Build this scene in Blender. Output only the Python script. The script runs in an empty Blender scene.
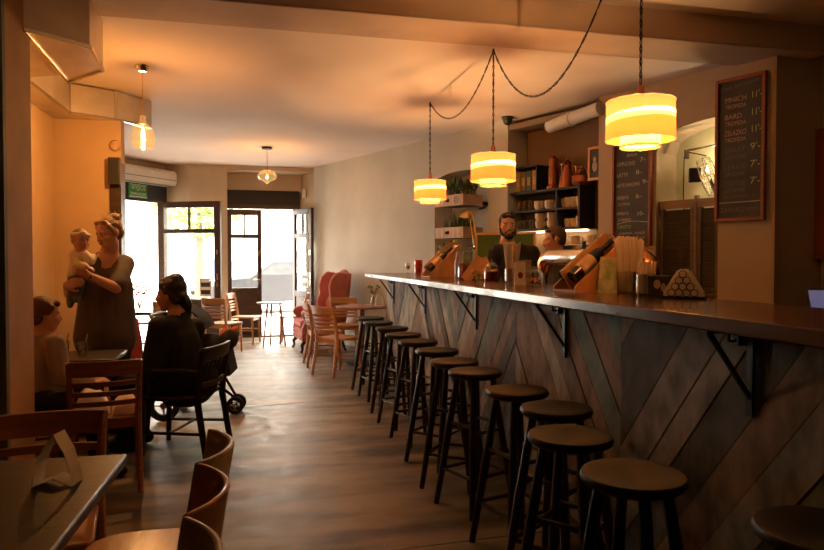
import bpy, bmesh, math, random
from mathutils import Vector, Matrix, noise
random.seed(7)
S = bpy.context.scene
COL = S.collection
R = math.radians
# ------------------------------------------------------------------ camera
FPX, EYE = 665.0, 1.36
YAW, PIT = R(13.45), math.atan(16 / 665.0)
cd = bpy.data.cameras.new('camera'); cam = bpy.data.objects.new('camera', cd); COL.objects.link(cam)
cam.location = (0, 0, EYE); cam.rotation_euler = (math.pi / 2 - PIT, 0, -YAW)
cd.sensor_width = 36.0; cd.lens = 36.0 * FPX / 824.0; cd.clip_start = 0.05; cd.clip_end = 200
S.camera = cam
# ------------------------------------------------------------------ world, exposure
wd = bpy.data.worlds.new('sky'); S.world = wd; wd.use_nodes = True
bg = wd.node_tree.nodes['Background']; bg.inputs['Color'].default_value = (1.0, 0.92, 0.82, 1); bg.inputs['Strength'].default_value = 21.0
S.view_settings.view_transform = 'Standard'; S.view_settings.look = 'None'
S.view_settings.exposure = 0.30; S.view_settings.gamma = 1.0; S.view_settings.use_curve_mapping = False
LAMP_W, BULB_W = 40.0, 46.0

# ------------------------------------------------------------------ place helpers
FW = Vector((math.sin(YAW) * math.cos(PIT), math.cos(YAW) * math.cos(PIT), -math.sin(PIT)))
RT = Vector((math.cos(YAW), -math.sin(YAW), 0)); UP = RT.cross(FW); CC = Vector((0, 0, EYE))
def ray(u, v): return FW + RT * ((u - 412) / FPX) - UP * ((v - 275) / FPX)
def W(u, v, d): return CC + ray(u, v) * d
def atz(u, v, z):
    r = ray(u, v); return CC + r * ((z - EYE) / r.z)
# ------------------------------------------------------------------ materials
def mat(name, col, rough=.6, metal=0., var=.15, scale=8., stretch=(1, 1, 1), bump=0., spec=.5, col2=None, coat=0., detail=4.):
    m = bpy.data.materials.new(name); m.use_nodes = True; nt = m.node_tree; n = nt.nodes; b = n['Principled BSDF']
    tc = n.new('ShaderNodeTexCoord'); mp = n.new('ShaderNodeMapping'); nz = n.new('ShaderNodeTexNoise'); rp = n.new('ShaderNodeValToRGB')
    mp.inputs['Scale'].default_value = stretch; nz.inputs['Scale'].default_value = scale; nz.inputs['Detail'].default_value = detail
    nt.links.new(tc.outputs['Object'], mp.inputs['Vector']); nt.links.new(mp.outputs['Vector'], nz.inputs['Vector']); nt.links.new(nz.outputs['Fac'], rp.inputs['Fac'])
    c2 = col2 or tuple(c * (1 - var) for c in col); c1 = col if col2 else tuple(min(1, c * (1 + var)) for c in col)
    rp.color_ramp.elements[0].color = (*c2, 1); rp.color_ramp.elements[0].position = .3
    rp.color_ramp.elements[1].color = (*c1, 1); rp.color_ramp.elements[1].position = .7
    nt.links.new(rp.outputs['Color'], b.inputs['Base Color'])
    b.inputs['Roughness'].default_value = rough; b.inputs['Metallic'].default_value = metal
    b.inputs['Specular IOR Level'].default_value = spec; b.inputs['Coat Weight'].default_value = coat
    if bump:
        bp = n.new('ShaderNodeBump'); bp.inputs['Strength'].default_value = bump; bp.inputs['Distance'].default_value = .02
        nt.links.new(nz.outputs['Fac'], bp.inputs['Height']); nt.links.new(bp.outputs['Normal'], b.inputs['Normal'])
    return m
def glassy(name, col, gloss=.1, rough=.02):
    m = bpy.data.materials.new(name); m.use_nodes = True; nt = m.node_tree; n = nt.nodes
    n.remove(n['Principled BSDF']); o = n['Material Output']
    t = n.new('ShaderNodeBsdfTransparent'); g = n.new('ShaderNodeBsdfGlossy'); x = n.new('ShaderNodeMixShader'); f = n.new('ShaderNodeLayerWeight')
    mm = n.new('ShaderNodeMath'); mm.operation = 'MULTIPLY_ADD'; mm.inputs[1].default_value = .5; mm.inputs[2].default_value = gloss; mm.use_clamp = True
    f.inputs['Blend'].default_value = .25
    t.inputs['Color'].default_value = (*col, 1); g.inputs['Roughness'].default_value = rough
    nt.links.new(f.outputs['Facing'], mm.inputs[0]); nt.links.new(mm.outputs[0], x.inputs[0])
    nt.links.new(t.outputs[0], x.inputs[1]); nt.links.new(g.outputs[0], x.inputs[2]); nt.links.new(x.outputs[0], o.inputs[0])
    return m
def fabric_shade(name, col, tr, em):
    m = bpy.data.materials.new(name); m.use_nodes = True; nt = m.node_tree; n = nt.nodes
    n.remove(n['Principled BSDF']); o = n['Material Output']
    wv = n.new('ShaderNodeTexNoise'); wv.inputs['Scale'].default_value = 90; rp = n.new('ShaderNodeValToRGB')
    rp.color_ramp.elements[0].color = (*[c * .62 for c in col], 1); rp.color_ramp.elements[1].color = (*col, 1)
    nt.links.new(wv.outputs['Fac'], rp.inputs['Fac'])
    d = n.new('ShaderNodeBsdfDiffuse'); t = n.new('ShaderNodeBsdfTranslucent'); x = n.new('ShaderNodeMixShader'); x.inputs[0].default_value = tr
    e = n.new('ShaderNodeEmission'); e.inputs['Strength'].default_value = em; a = n.new('ShaderNodeAddShader')
    for s in (d, t, e): nt.links.new(rp.outputs['Color'], s.inputs['Color'])
    nt.links.new(d.outputs[0], x.inputs[1]); nt.links.new(t.outputs[0], x.inputs[2])
    nt.links.new(x.outputs[0], a.inputs[0]); nt.links.new(e.outputs[0], a.inputs[1]); nt.links.new(a.outputs[0], o.inputs[0])
    return m
def lit_glass(m, col, st):
    nt = m.node_tree; n = nt.nodes; o = n['Material Output']; l = o.inputs[0].links[0].from_socket; e = n.new('ShaderNodeEmission'); a = n.new('ShaderNodeAddShader')
    e.inputs['Color'].default_value = (*col, 1); e.inputs['Strength'].default_value = st; nt.links.new(l, a.inputs[0]); nt.links.new(e.outputs[0], a.inputs[1]); nt.links.new(a.outputs[0], o.inputs[0]); return m
def emit(name, col, st):
    m = bpy.data.materials.new(name); m.use_nodes = True; nt = m.node_tree; n = nt.nodes; b = n['Principled BSDF']
    b.inputs['Base Color'].default_value = (*col, 1); b.inputs['Emission Color'].default_value = (*col, 1); b.inputs['Emission Strength'].default_value = st
    return m
def wood(name, col, rough=.4, var=.3, stretch=(1, 1, 12), scale=3., spec=.5, coat=0., bump=.05):
    return mat(name, col, rough, 0, var, scale, stretch, bump, spec, coat=coat, detail=6)

M = {}
M['floor'] = mat('concrete floor', (.27, .195, .115), .4, 0, .4, 1.9, (.5, 2.0, 1), 0, .4, col2=(.075, .047, .026), detail=11)
def floor_wear(m):
    nt = m.node_tree; n = nt.nodes; rp = [x for x in n if x.type == 'VALTORGB'][0]; rp.color_ramp.elements[0].position = .38; rp.color_ramp.elements[1].position = .62
    tc = [x for x in n if x.type == 'TEX_COORD'][0]; nz = n.new('ShaderNodeTexNoise'); nz.inputs['Scale'].default_value = 8.0; nz.inputs['Detail'].default_value = 8; mr = n.new('ShaderNodeMapRange')
    mr.inputs['From Min'].default_value = .35; mr.inputs['From Max'].default_value = .65; mr.inputs['To Min'].default_value = .40; mr.inputs['To Max'].default_value = .52
    nt.links.new(tc.outputs['Object'], nz.inputs['Vector']); nt.links.new(nz.outputs['Fac'], mr.inputs['Value']); nt.links.new(mr.outputs['Result'], n['Principled BSDF'].inputs['Roughness'])
floor_wear(M['floor'])
M['joint'] = mat('floor joint', (.09, .07, .055), .7)
M['ceil'] = mat('ceiling paint', (.70, .59, .52), .9, 0, .05, 1.5)
M['beam'] = mat('beam paint', (.50, .37, .28), .9, 0, .12, 2)
M['plaster'] = mat('grey plaster', (.52, .50, .44), .9, 0, .10, 1.6, (1, 1, 1), .1, .3, detail=6)
M['plaster2'] = mat('warm plaster', (.52, .42, .30), .9, 0, .08, 2)
M['tan'] = mat('tan wall paint', (.45, .35, .25), .85, 0, .06, 2)
M['orange'] = mat('ochre wall paint', (.58, .41, .25), .85, 0, .08, 2)
M['pier'] = mat('pier paint', (.42, .30, .20), .85, 0, .12, 3)
M['pier2'] = mat('brown pillar paint', (.46, .28, .17), .85, 0, .15, 3)
M['slate'] = mat('slate paint', (.17, .175, .165), .8, 0, .1, 3)
M['brownwall'] = mat('brown wall paint', (.20, .135, .085), .85, 0, .1, 2)
M['mint'] = mat('pale green paint', (.62, .62, .40), .85, 0, .08, 2)
M['dark'] = mat('dark wall', (.09, .07, .06), .9)
M['frame'] = wood('dark door wood', (.050, .026, .018), .45, .25, (1, 1, 8))
M['header'] = wood('near black header', (.014, .010, .008), .6, .2)
M['pane'] = glassy('window glass', (.97, .98, .97), .04)
M['steel'] = mat('brushed steel', (.55, .52, .48), .25, 1, .05, 20)
M['chrome'] = mat('chrome', (.7, .66, .6), .1, 1, .03)
M['copper'] = mat('copper', (.75, .32, .14), .25, 1, .1, 6)
M['brass'] = mat('brass', (.72, .48, .2), .28, 1, .08, 6)
M['blackmetal'] = mat('black iron', (.018, .016, .015), .45, .6, .2, 12)
M['blackplastic'] = mat('black plastic', (.02, .02, .02), .4)
M['foil'] = mat('duct foil', (.62, .56, .5), .38, .75, .12, 5, (1, 1, 1), .12)
M['white'] = mat('white plastic', (.72, .70, .66), .45, 0, .03)
M['paper'] = mat('white paper', (.8, .76, .68), .8, 0, .04)
M['green'] = mat('exit sign green', (.03, .24, .05), .5, 0, .04)
M['signwhite'] = mat('sign lettering', (.75, .8, .7), .6, 0, .02)
M['bartop'] = wood('bar top wood', (.075, .026, .014), .24, .35, (3, .35, 3), 5, .5, .25, .03)
M['baredge'] = wood('bar carcass', (.05, .035, .025), .7)
M['stool'] = wood('stool dark wood', (.022, .012, .009), .4, .3)
M['stoolgreen'] = wood('stool green black paint', (.014, .024, .021), .55, .2, spec=.25)
M['stoolseat'] = wood('stool seat wood', (.018, .012, .010), .5, .35, (8, 1, 1), spec=.3)
M['chair'] = wood('beech chair wood', (.50, .26, .115), .35, .22, (1, 1, 10), 4)
M['chairdk'] = wood('walnut chair wood', (.30, .105, .045), .35, .25, (1, 1, 10), 4)
M['chairred'] = wood('red brown chair wood', (.42, .17, .07), .35, .25)
M['black chair'] = wood('ebony chair wood', (.018, .011, .008), .35, .25)
M['seatply'] = wood('glossy plywood seat', (.60, .27, .10), .2, .25, (1, 6, 1), 3, .6, .3)
M['plyback'] = mat('pale plywood face', (.64, .54, .43), .35, 0, .12, 4, (1, 1, 6))
M['table'] = wood('near table wood', (.046, .026, .018), .42, .4, (1, 8, 1), 4, .35, .0)
M['tablelt'] = wood('light table wood', (.34, .17, .085), .5, .25, (8, 1, 1), 3, .25)
M['pink'] = mat('dusty pink velvet', (.44, .15, .125), .85, 0, .12, 9, (1, 1, 1), .08)
M['skin'] = mat('skin', (.62, .33, .22), .5, 0, .05, 12)
M['skinbaby'] = mat('baby skin', (.70, .38, .28), .5, 0, .05, 12)
M['lips'] = mat('lips', (.45, .15, .12), .45)
M['eye'] = mat('eye white', (.7, .66, .6), .3, 0, .02); M['iris'] = mat('iris', (.03, .02, .015), .2)
M['hairblond'] = mat('blond brown hair', (.30, .17, .08), .5, 0, .4, 30, (1, 1, 4), .5)
M['hairdark'] = mat('near black hair', (.014, .009, .007), .4, 0, .4, 30, (1, 1, 4), .4)
M['hairbrown'] = mat('brown hair', (.11, .045, .022), .5, 0, .4, 30, (1, 1, 4), .4)
M['tunic'] = mat('dark taupe jersey', (.115, .085, .070), .85, 0, .15, 10, (1, 1, .3), .2)
M['blackcloth'] = mat('black cloth', (.012, .010, .010), .85, 0, .3, 10, (1, 1, .4), .25)
M['greyknit'] = mat('grey beige knit', (.36, .30, .25), .9, 0, .12, 14, (1, 1, .5), .25)
M['cream'] = mat('cream knit', (.82, .70, .56), .9, 0, .08, 14, (1, 1, 1), .15)
M['bluegrey'] = mat('blue grey leggings', (.13, .15, .17), .9, 0, .1, 12)
M['tee'] = mat('charcoal tee', (.026, .020, .018), .85, 0, .2, 10)
M['print'] = mat('faded shirt print', (.28, .17, .11), .85, 0, .35, 40)
M['redcloth'] = mat('red cloth', (.34, .03, .02), .8, 0, .15, 10)
M['orangecloth'] = mat('orange cloth', (.60, .13, .04), .8, 0, .15, 10)
M['whitecloth'] = mat('white cloth', (.88, .86, .84), .85, 0, .08, 8, (1, 1, 1), .3)
M['pinkcloth'] = mat('pale pink cloth', (.80, .58, .52), .85, 0, .1, 8, (1, 1, 1), .3)
M['chalk'] = mat('blackboard slate', (.030, .027, .026), .55, 0, .5, 5)
M['chalkwhite'] = mat('white chalk', (.55, .50, .42), .9, 0, .2, 60); M['chalkgreen'] = mat('green chalk', (.28, .5, .12), .9, 0, .2, 60)
M['chalkyellow'] = mat('pale yellow chalk', (.55, .55, .32), .9, 0, .2, 60); M['chalkpink'] = mat('salmon chalk', (.55, .33, .2), .9, 0, .2, 60)
M['chalkfaint'] = mat('faint chalk', (.17, .14, .12), .9, 0, .2, 60)
M['boardframe'] = wood('board frame wood', (.27, .070, .026), .5, .2)
M['greenboard'] = mat('green board', (.055, .13, .022), .6, 0, .2, 4)
M['pine'] = wood('pale pine', (.60, .33, .15), .5, .15, (6, 1, 1), 4)
M['crate'] = wood('painted drawer wood', (.50, .32, .19), .55, .35, (4, 1, 1), 4)
M['leaf'] = mat('leaf green', (.045, .085, .030), .55, 0, .4, 12); M['leaflt'] = mat('bright leaf green', (.12, .22, .03), .55, 0, .4, 12)
M['copperdk'] = mat('aged copper', (.34, .12, .06), .38, 1, .2, 6)
M['soil'] = mat('soil', (.03, .02, .015), .95)
M['glass'] = glassy('clear glassware', (.90, .88, .84), .10)
M['amber'] = glassy('amber glass', (.85, .25, .08), .1); M['bulbglass'] = lit_glass(glassy('amber lamp glass', (1., .84, .58), .06), (1, .66, .28), .16)
M['redglass'] = glassy('red glass', (.62, .05, .03), .12)
M['redpod'] = mat('red beads', (.45, .03, .015), .35, 0, .3, 20)
M['bottle'] = mat('dark wine bottle', (.008, .010, .008), .12, 0, .1, 4, (1, 1, 1), 0, .7); M['winelabel'] = mat('wine label', (.58, .42, .27), .7, 0, .1, 12)
M['straw'] = mat('white straws', (.74, .64, .53), .55, 0, .08, 14)
M['mug'] = mat('cream crockery', (.72, .60, .44), .3, 0, .05, 6)
M['shutter'] = wood('dark louver wood', (.085, .055, .03), .5, .3, (6, 1, 1)); M['shutterrail'] = wood('shutter rail wood', (.22, .12, .06), .5, .25)
M['flyer'] = mat('flyer print', (.62, .58, .45), .7, 0, .1, 18, (1, 1, 1), 0, .3, col2=(.18, .30, .10))
M['photo'] = mat('old dark photograph', (.02, .016, .014), .5); M['photopale'] = mat('pale figures', (.35, .28, .2), .6)
M['screen'] = emit('tablet screen', (.16, .20, .42), .3)
M['filament'] = emit('bulb filament', (1, .62, .25), 28)
M['strip'] = emit('warm light strip', (1, .66, .34), 16)
M['shadeA'] = fabric_shade('shade fabric doubled', (.66, .40, .17), .085, .0)
M['shadeB'] = fabric_shade('shade fabric thin', (1.0, .74, .36), .5, .75)
M['shadeC'] = fabric_shade('shade fabric lower', (.98, .60, .22), .28, .14)
M['diffuser'] = fabric_shade('lamp diffuser', (.85, .68, .46), .42, .0)
M['thread'] = fabric_shade('frayed edge', (1., .74, .40), .5, .30)
M['asphalt'] = mat('pale paving', (.50, .48, .45), .9, 0, .08, 2); M['facade'] = mat('cream facade', (.75, .72, .66), .9, 0, .05, 1)
M['carpaint'] = mat('silver car paint', (.05, .052, .058), .3, .5, .03); M['carblue'] = mat('blue car paint', (.10, .16, .30), .3, .3, .03)
M['carglass'] = mat('car window', (.05, .055, .06), .1); M['tyre'] = mat('tyre rubber', (.02, .02, .02), .8)
M['foliage'] = mat('tree foliage', (.20, .28, .08), .7, 0, .4, 6); M['bark'] = mat('bark', (.12, .08, .05), .9)
for i, c in enumerate([(.38, .30, .235), (.22, .155, .11), (.46, .385, .31), (.20, .225, .185), (.33, .20, .125), (.13, .10, .08), (.33, .275, .225)]):
    M['plank%d' % i] = mat('reclaimed plank %d' % i, c, .75, 0, .3, 7, (2, 1.6, 1), .4, .3, col2=tuple(x * .36 for x in c), detail=11)
PL = ['plank%d' % i for i in range(7)]

# ------------------------------------------------------------------ mesh builder
class MB:
    def __init__(s): s.v = []; s.f = []; s.m = []
    def add(s, vs, fs, mi=0):
        o = len(s.v); s.v += [Vector(p) for p in vs]
        for f in fs: s.f.append([i + o for i in f]); s.m.append(mi)
        return s
    def box(s, c, d, rot=None, mi=0):
        c = Vector(c); h = [x / 2 for x in d]; vs = []
        for x in (-1, 1):
            for y in (-1, 1):
                for z in (-1, 1):
                    p = Vector((x * h[0], y * h[1], z * h[2])); vs.append(c + (rot @ p if rot else p))
        return s.add(vs, [(0, 1, 3, 2), (4, 6, 7, 5), (0, 4, 5, 1), (2, 3, 7, 6), (0, 2, 6, 4), (1, 5, 7, 3)], mi)
    def box2(s, a, b, mi=0): return s.box([(a[i] + b[i]) / 2 for i in range(3)], [abs(b[i] - a[i]) for i in range(3)], None, mi)
    def bar(s, p0, p1, w, h, upv=(0, 0, 1), mi=0):
        p0, p1 = Vector(p0), Vector(p1); z = (p1 - p0); L = z.length; z.normalize(); u = Vector(upv)
        if abs(u.dot(z)) > .99: u = Vector((0, 1, 0))
        x = u.cross(z).normalized(); y = z.cross(x); m = Matrix((x, y, z)).transposed()
        return s.box((p0 + p1) / 2, (w, h, L), m, mi)
    def tube(s, pts, r, seg=8, mi=0, caps=True):
        pts = [Vector(p) for p in pts]; n = len(pts); rs = r if isinstance(r, (list, tuple)) else [r] * n
        up = None; vs = []; fs = []
        for i, p in enumerate(pts):
            t = (pts[min(i + 1, n - 1)] - pts[max(i - 1, 0)])
            if t.length < 1e-9: t = Vector((0, 0, 1))
            t.normalize()
            if up is None: up = Vector((0, 0, 1)) if abs(t.z) < .9 else Vector((1, 0, 0))
            x = up.cross(t); x = x.normalized() if x.length > 1e-6 else Vector((1, 0, 0)); y = t.cross(x); up = y
            for k in range(seg):
                a = 2 * math.pi * k / seg; vs.append(p + (x * math.cos(a) + y * math.sin(a)) * rs[i])
        for i in range(n - 1):
            for k in range(seg):
                k2 = (k + 1) % seg; fs.append((i * seg + k, i * seg + k2, (i + 1) * seg + k2, (i + 1) * seg + k))
        if caps: fs += [tuple(reversed(range(seg))), tuple(range((n - 1) * seg, n * seg))]
        return s.add(vs, fs, mi)
    def lathe(s, prof, c=(0, 0, 0), seg=20, rot=None, mi=0, closed=True):
        c = Vector(c); vs = []; fs = []; n = len(prof)
        for (r, z) in prof:
            for k in range(seg):
                a = 2 * math.pi * k / seg; p = Vector((r * math.cos(a), r * math.sin(a), z)); vs.append(c + (rot @ p if rot else p))
        for i in range(n - 1):
            for k in range(seg):
                k2 = (k + 1) % seg; fs.append((i * seg + k, i * seg + k2, (i + 1) * seg + k2, (i + 1) * seg + k))
        if closed: fs += [tuple(reversed(range(seg))), tuple(range((n - 1) * seg, n * seg))]
        return s.add(vs, fs, mi)
    def ell(s, c, r, rot=None, seg=16, mi=0):
        pr = [(max(1e-4, math.sin(math.pi * i / 10)), -math.cos(math.pi * i / 10)) for i in range(11)]
        D = Matrix.Diagonal(Vector(r if not isinstance(r, (int, float)) else (r, r, r)))
        return s.lathe(pr, c, seg, (rot @ D) if rot else D, mi)
    def cap(s, p0, r0, p1, r1, seg=12, mi=0):
        p0, p1 = Vector(p0), Vector(p1); d = p1 - p0; L = max(d.length, 1e-5); q = d.to_track_quat('Z', 'Y').to_matrix()
        pr = [(max(1e-4, r0 * math.cos(a)), r0 * math.sin(a)) for a in [R(x) for x in (-90, -60, -30, 0)]]
        pr += [(max(1e-4, r1 * math.cos(a)), L + r1 * math.sin(a)) for a in [R(x) for x in (0, 30, 60, 90)]]
        return s.lathe(pr, p0, seg, q, mi)
    def prism(s, poly, z0, z1, mi=0):
        n = len(poly); A = sum(poly[i][0] * poly[(i + 1) % n][1] - poly[(i + 1) % n][0] * poly[i][1] for i in range(n))
        if A < 0: poly = poly[::-1]
        vs = [(x, y, z0) for x, y in poly] + [(x, y, z1) for x, y in poly]
        return s.add(vs, [tuple(reversed(range(n))), tuple(range(n, 2 * n))] + [(i, (i + 1) % n, n + (i + 1) % n, n + i) for i in range(n)], mi)
    def hexa(s, a, b, mi=0):   # two matching quads
        return s.add(list(a) + list(b), [(3, 2, 1, 0), (4, 5, 6, 7), (0, 1, 5, 4), (1, 2, 6, 5), (2, 3, 7, 6), (3, 0, 4, 7)], mi)
    def build(s, name, ms, parent=None, bevel=0, ang=35, loc=None, rz=0, fix=False):
        me = bpy.data.meshes.new(name); me.from_pydata([tuple(p) for p in s.v], [], s.f)
        ms = ms if isinstance(ms, (list, tuple)) else [ms]
        for k in ms: me.materials.append(M[k] if isinstance(k, str) else k)
        me.polygons.foreach_set('material_index', s.m)
        if fix:
            bm = bmesh.new(); bm.from_mesh(me); bmesh.ops.recalc_face_normals(bm, faces=bm.faces); bm.to_mesh(me); bm.free()
        me.update(); me.shade_smooth(); me.set_sharp_from_angle(angle=R(ang))
        o = bpy.data.objects.new(name, me); COL.objects.link(o)
        if parent: o.parent = parent
        if loc is not None: o.location = loc
        if rz: o.rotation_euler.z = rz
        if bevel:
            b = o.modifiers.new('bevel', 'BEVEL'); b.width = bevel; b.segments = 2; b.limit_method = 'ANGLE'; b.angle_limit = R(40)
        return o
def tag(o, label=None, cat=None, group=None, kind=None):
    if label: o['label'] = label
    if cat: o['category'] = cat
    if group: o['group'] = group
    if kind: o['kind'] = kind
    return o
def thing(name, label, cat, loc=(0, 0, 0), rz=0, group=None):
    o = bpy.data.objects.new(name, None); COL.objects.link(o); o.empty_display_size = .1
    o.location = loc; o.rotation_euler = (0, 0, rz); return tag(o, label, cat, group)
def struct(name, mb, m, label=None, cat=None, **k):
    o = mb.build(name, m, **k); o['kind'] = 'structure'
    if label: o['label'] = label
    o['category'] = cat or name.split('_')[0]; return o
def dup(root, loc, rz, label, group=None):
    def cp(o, par):
        c = o.copy(); COL.objects.link(c)
        if par: c.parent = par
        for ch in o.children: cp(ch, c)
        return c
    r = cp(root, None); r.location = loc; r.rotation_euler = (0, 0, rz); r['label'] = label
    if group: r['group'] = group
    return r
def text(body, size, x, z, y, m, parent, name='lettering', align='LEFT', width=None, rotx=math.pi / 2, skew=0):
    cu = bpy.data.curves.new('t', 'FONT'); cu.body = body; cu.size = size; cu.align_x = align; cu.align_y = 'CENTER'; cu.offset = -size * .004
    to = bpy.data.objects.new('t', cu); COL.objects.link(to); dg = bpy.context.evaluated_depsgraph_get()
    me = bpy.data.meshes.new_from_object(to.evaluated_get(dg)); bpy.data.objects.remove(to)
    if width:
        xs = [v.co.x for v in me.vertices]; w = max(xs) - min(xs); k = width / w
        for v in me.vertices: v.co.x *= k
    for v in me.vertices: v.co.y += skew * v.co.x
    me.materials.clear(); me.materials.append(M[m]); o = bpy.data.objects.new(name, me); COL.objects.link(o); o.parent = parent
    o.location = (x, y, z); o.rotation_euler = (rotx, 0, 0); return o

# ================================================================== SETTING
CZ, FZ = 2.92, 3.10
AW = R(21.5); PX, PY = 1.02, 11.5; SX, SY = math.sin(AW), -math.cos(AW); WRZ = math.atan2(SY, SX)
def WL(s, off=0, z=0): return Vector((PX + SX * s - math.cos(AW) * off, PY + SY * s - math.sin(AW) * off, z))
def WU(u, off, z):      # point on the plane parallel to the bar wall, on the line of sight of column u
    r = ray(u, 259); c, n = math.cos(AW), math.sin(AW); k = (PX * c + PY * n - off) / (r.x * c + r.y * n); return Vector((r.x * k, r.y * k, z))
wkw = dict(loc=(PX, PY, 0), rz=WRZ)      # wall frame: x along the wall, -y into the room

struct('floor', MB().box2((-3.4, -2.2, -.12), (6, 11.95, 0)), 'floor', 'brown grey polished concrete floor')
jm = MB(); jm.bar(tuple(atz(60, 545, 0))[:2] + (.0005,), tuple(atz(400, 508, 0))[:2] + (.0005,), .002, .012, (0, 0, 1))
a_, b_ = atz(190, 460, 0), atz(330, 422, 0)
fj = struct('trim_1', MB().bar((-1.2, 2.93, 0), (1.5, 3.05, 0), .012, .0016).bar((-1.0, 6.1, 0), (1.4, 6.5, 0), .01, .0016), 'joint', 'dark saw-cut joints across the floor')
struct('ceiling', MB().box2((-3.4, 4.5, CZ), (6, 12.4, CZ + .3)).box2((-3.4, -2.2, FZ), (6, 4.5, FZ + .2)), 'ceil', 'pale plaster ceiling')
struct('ceiling_beam', MB().box2((-3.4, 4.15, CZ - .022), (4.2, 4.6, FZ + .1)), 'beam', 'brown painted beam across the ceiling', 'beam', bevel=.01)
# wall behind the bar: plain part with arched recess
def archwall(mb, s0, s1, a, b, zs, za, t, top, n=14, half=False):
    mb.box2((s0, 0, 0), (a, t, top)); mb.box2((b, 0, 0), (s1, t, top))
    def z(i):
        k = (i / n - 1) if half else 2 * i / n - 1; return zs + (za - zs) * math.sqrt(max(0, 1 - k * k * .85)) if abs(k) < 1 else zs
    for i in range(n):
        x0, x1 = a + (b - a) * i / n, a + (b - a) * (i + 1) / n; z0, z1 = z(i), z(i + 1)
        mb.hexa([(x0, 0, z0), (x1, 0, z1), (x1, 0, top), (x0, 0, top)], [(x0, t, z0), (x1, t, z1), (x1, t, top), (x0, t, top)])
    return mb
struct('wall_right', archwall(MB(), 0, 4.81, 3.45, 4.48, 2.31, 2.44, .30, FZ).box2((3.2, .30, 0), (4.7, .36, 2.6)), 'plaster', 'grey plaster wall with arched recess', fix=True, **wkw)
struct('wall_bay', MB().box2((4.7, .30, 0), (6.2, .40, FZ)).box2((4.81, .02, 2.80), (6.08, .3, 2.86)), 'brownwall', 'dark brown bay wall behind the cup shelf', 'wall', **wkw)
struct('wall_pier', archwall(MB(), 6.08, 7.74, 6.72, 7.30, 2.30, 2.52, .30, FZ, half=True), 'tan', 'tan wall carrying both menu boards', 'wall', fix=True, **wkw)
struct('wall_niche', MB().box2((6.6, .30, 0), (7.45, .36, 2.7)), 'mint', 'pale green back of the shutter niche', 'wall', **wkw)
struct('wall_right_end', MB().box2((3.86, 4.30, 0), (6.0, 4.5, FZ)), 'tan', 'brown painted wall end beside the bar', 'wall')
struct('trim_2', MB().box2((4.30, 4.27, 0), (4.34, 4.30, FZ)).box2((3.86, 4.285, 0), (3.885, 4.30, FZ)), 'tan', 'vertical bead on the brown wall end')
# facade
struct('wall_back', MB().prism([(-1.0, 11.5), (-.41, 11.5), (-.47, 11.98), (-1.36, 11.98)], 2.27, CZ + .1).prism([(-.58, 11.5), (-.41, 11.5), (-.47, 11.98), (-.58, 11.98)], 0, 2.27)
       .prism([(.80, 11.98), (1.02, 11.5), (1.4, 11.6), (1.2, 12.1)], 0, CZ + .1)
       .box2((-.5, 11.9, 2.52), (.85, 12.1, CZ + .1)).prism([(-.42, 11.5), (1.03, 11.5), (.85, 11.95), (-.45, 11.95)], 2.84, CZ + .1), 'plaster2', 'beige street wall between the doors', fix=True)
DA = Vector((-1.42, 11.80, 0)); DD = Vector((-.60, -.80, 0)); DN = Vector((.80, -.60, 0))   # chamfered corner wall: along DD, room side DN
def D1(t, off, z): p = DA + DD * t + DN * off; p.z = z; return p
def d1box(mb, t0, t1, o0, o1, z0, z1): return mb.hexa([D1(t0, o0, z0), D1(t1, o0, z0), D1(t1, o0, z1), D1(t0, o0, z1)], [D1(t0, o1, z0), D1(t1, o1, z0), D1(t1, o1, z1), D1(t0, o1, z1)])
cw = MB(); d1box(cw, -.15, 3.2, -.2, 0, 2.55, CZ + .1); d1box(cw, 1.45, 3.2, -.2, 0, 0, 2.6)
cw.prism([(-1.0, 11.5), (-1.36, 11.98), (-1.5, 11.9), (-1.38, 11.76)], 2.27, CZ + .1)
struct('wall_corner', cw, 'plaster2', 'beige chamfered corner wall around the entrance', 'wall', fix=True)
struct('wall_return', MB().box2((-1.8, 6.74, 0), (-1.30, 6.92, CZ + .05)).box2((-1.30, 6.74, 2.27), (-1.20, 6.92, CZ + .05)), 'orange', 'ochre lit wall behind the standing woman', 'wall')
struct('wall_left', MB().box2((-1.92, 3.6, 0), (-1.78, 6.92, CZ + .05)).box2((-3.4, 6.8, 0), (-1.8, 6.92, CZ + .05)).box2((-3.5, -2.2, 0), (-3.3, 12, FZ)), 'orange', 'ochre left wall', 'wall')
struct('trim_3', MB().box2((-1.30, 6.72, 0), (-1.20, 6.94, 2.27)), 'frame', 'dark wooden post at the wall end')
struct('column_left', MB().box2((-1.75, 3.73, 0), (-1.2, 4.12, CZ + .1)), 'pier2', 'brown pillar beside the left tables', 'pillar')
struct('column_face', MB().box2((-3.4, 3.69, 0), (-1.2, 3.735, FZ)), 'slate', 'slate grey wall face beside the pillar', 'wall')
struct('wall_front', MB().box2((-3.4, -2.3, 0), (6, -2.1, FZ)).box2((5.9, -2.2, 0), (6.1, 4.5, FZ)), 'dark', 'dark wall of the room behind')

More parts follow.
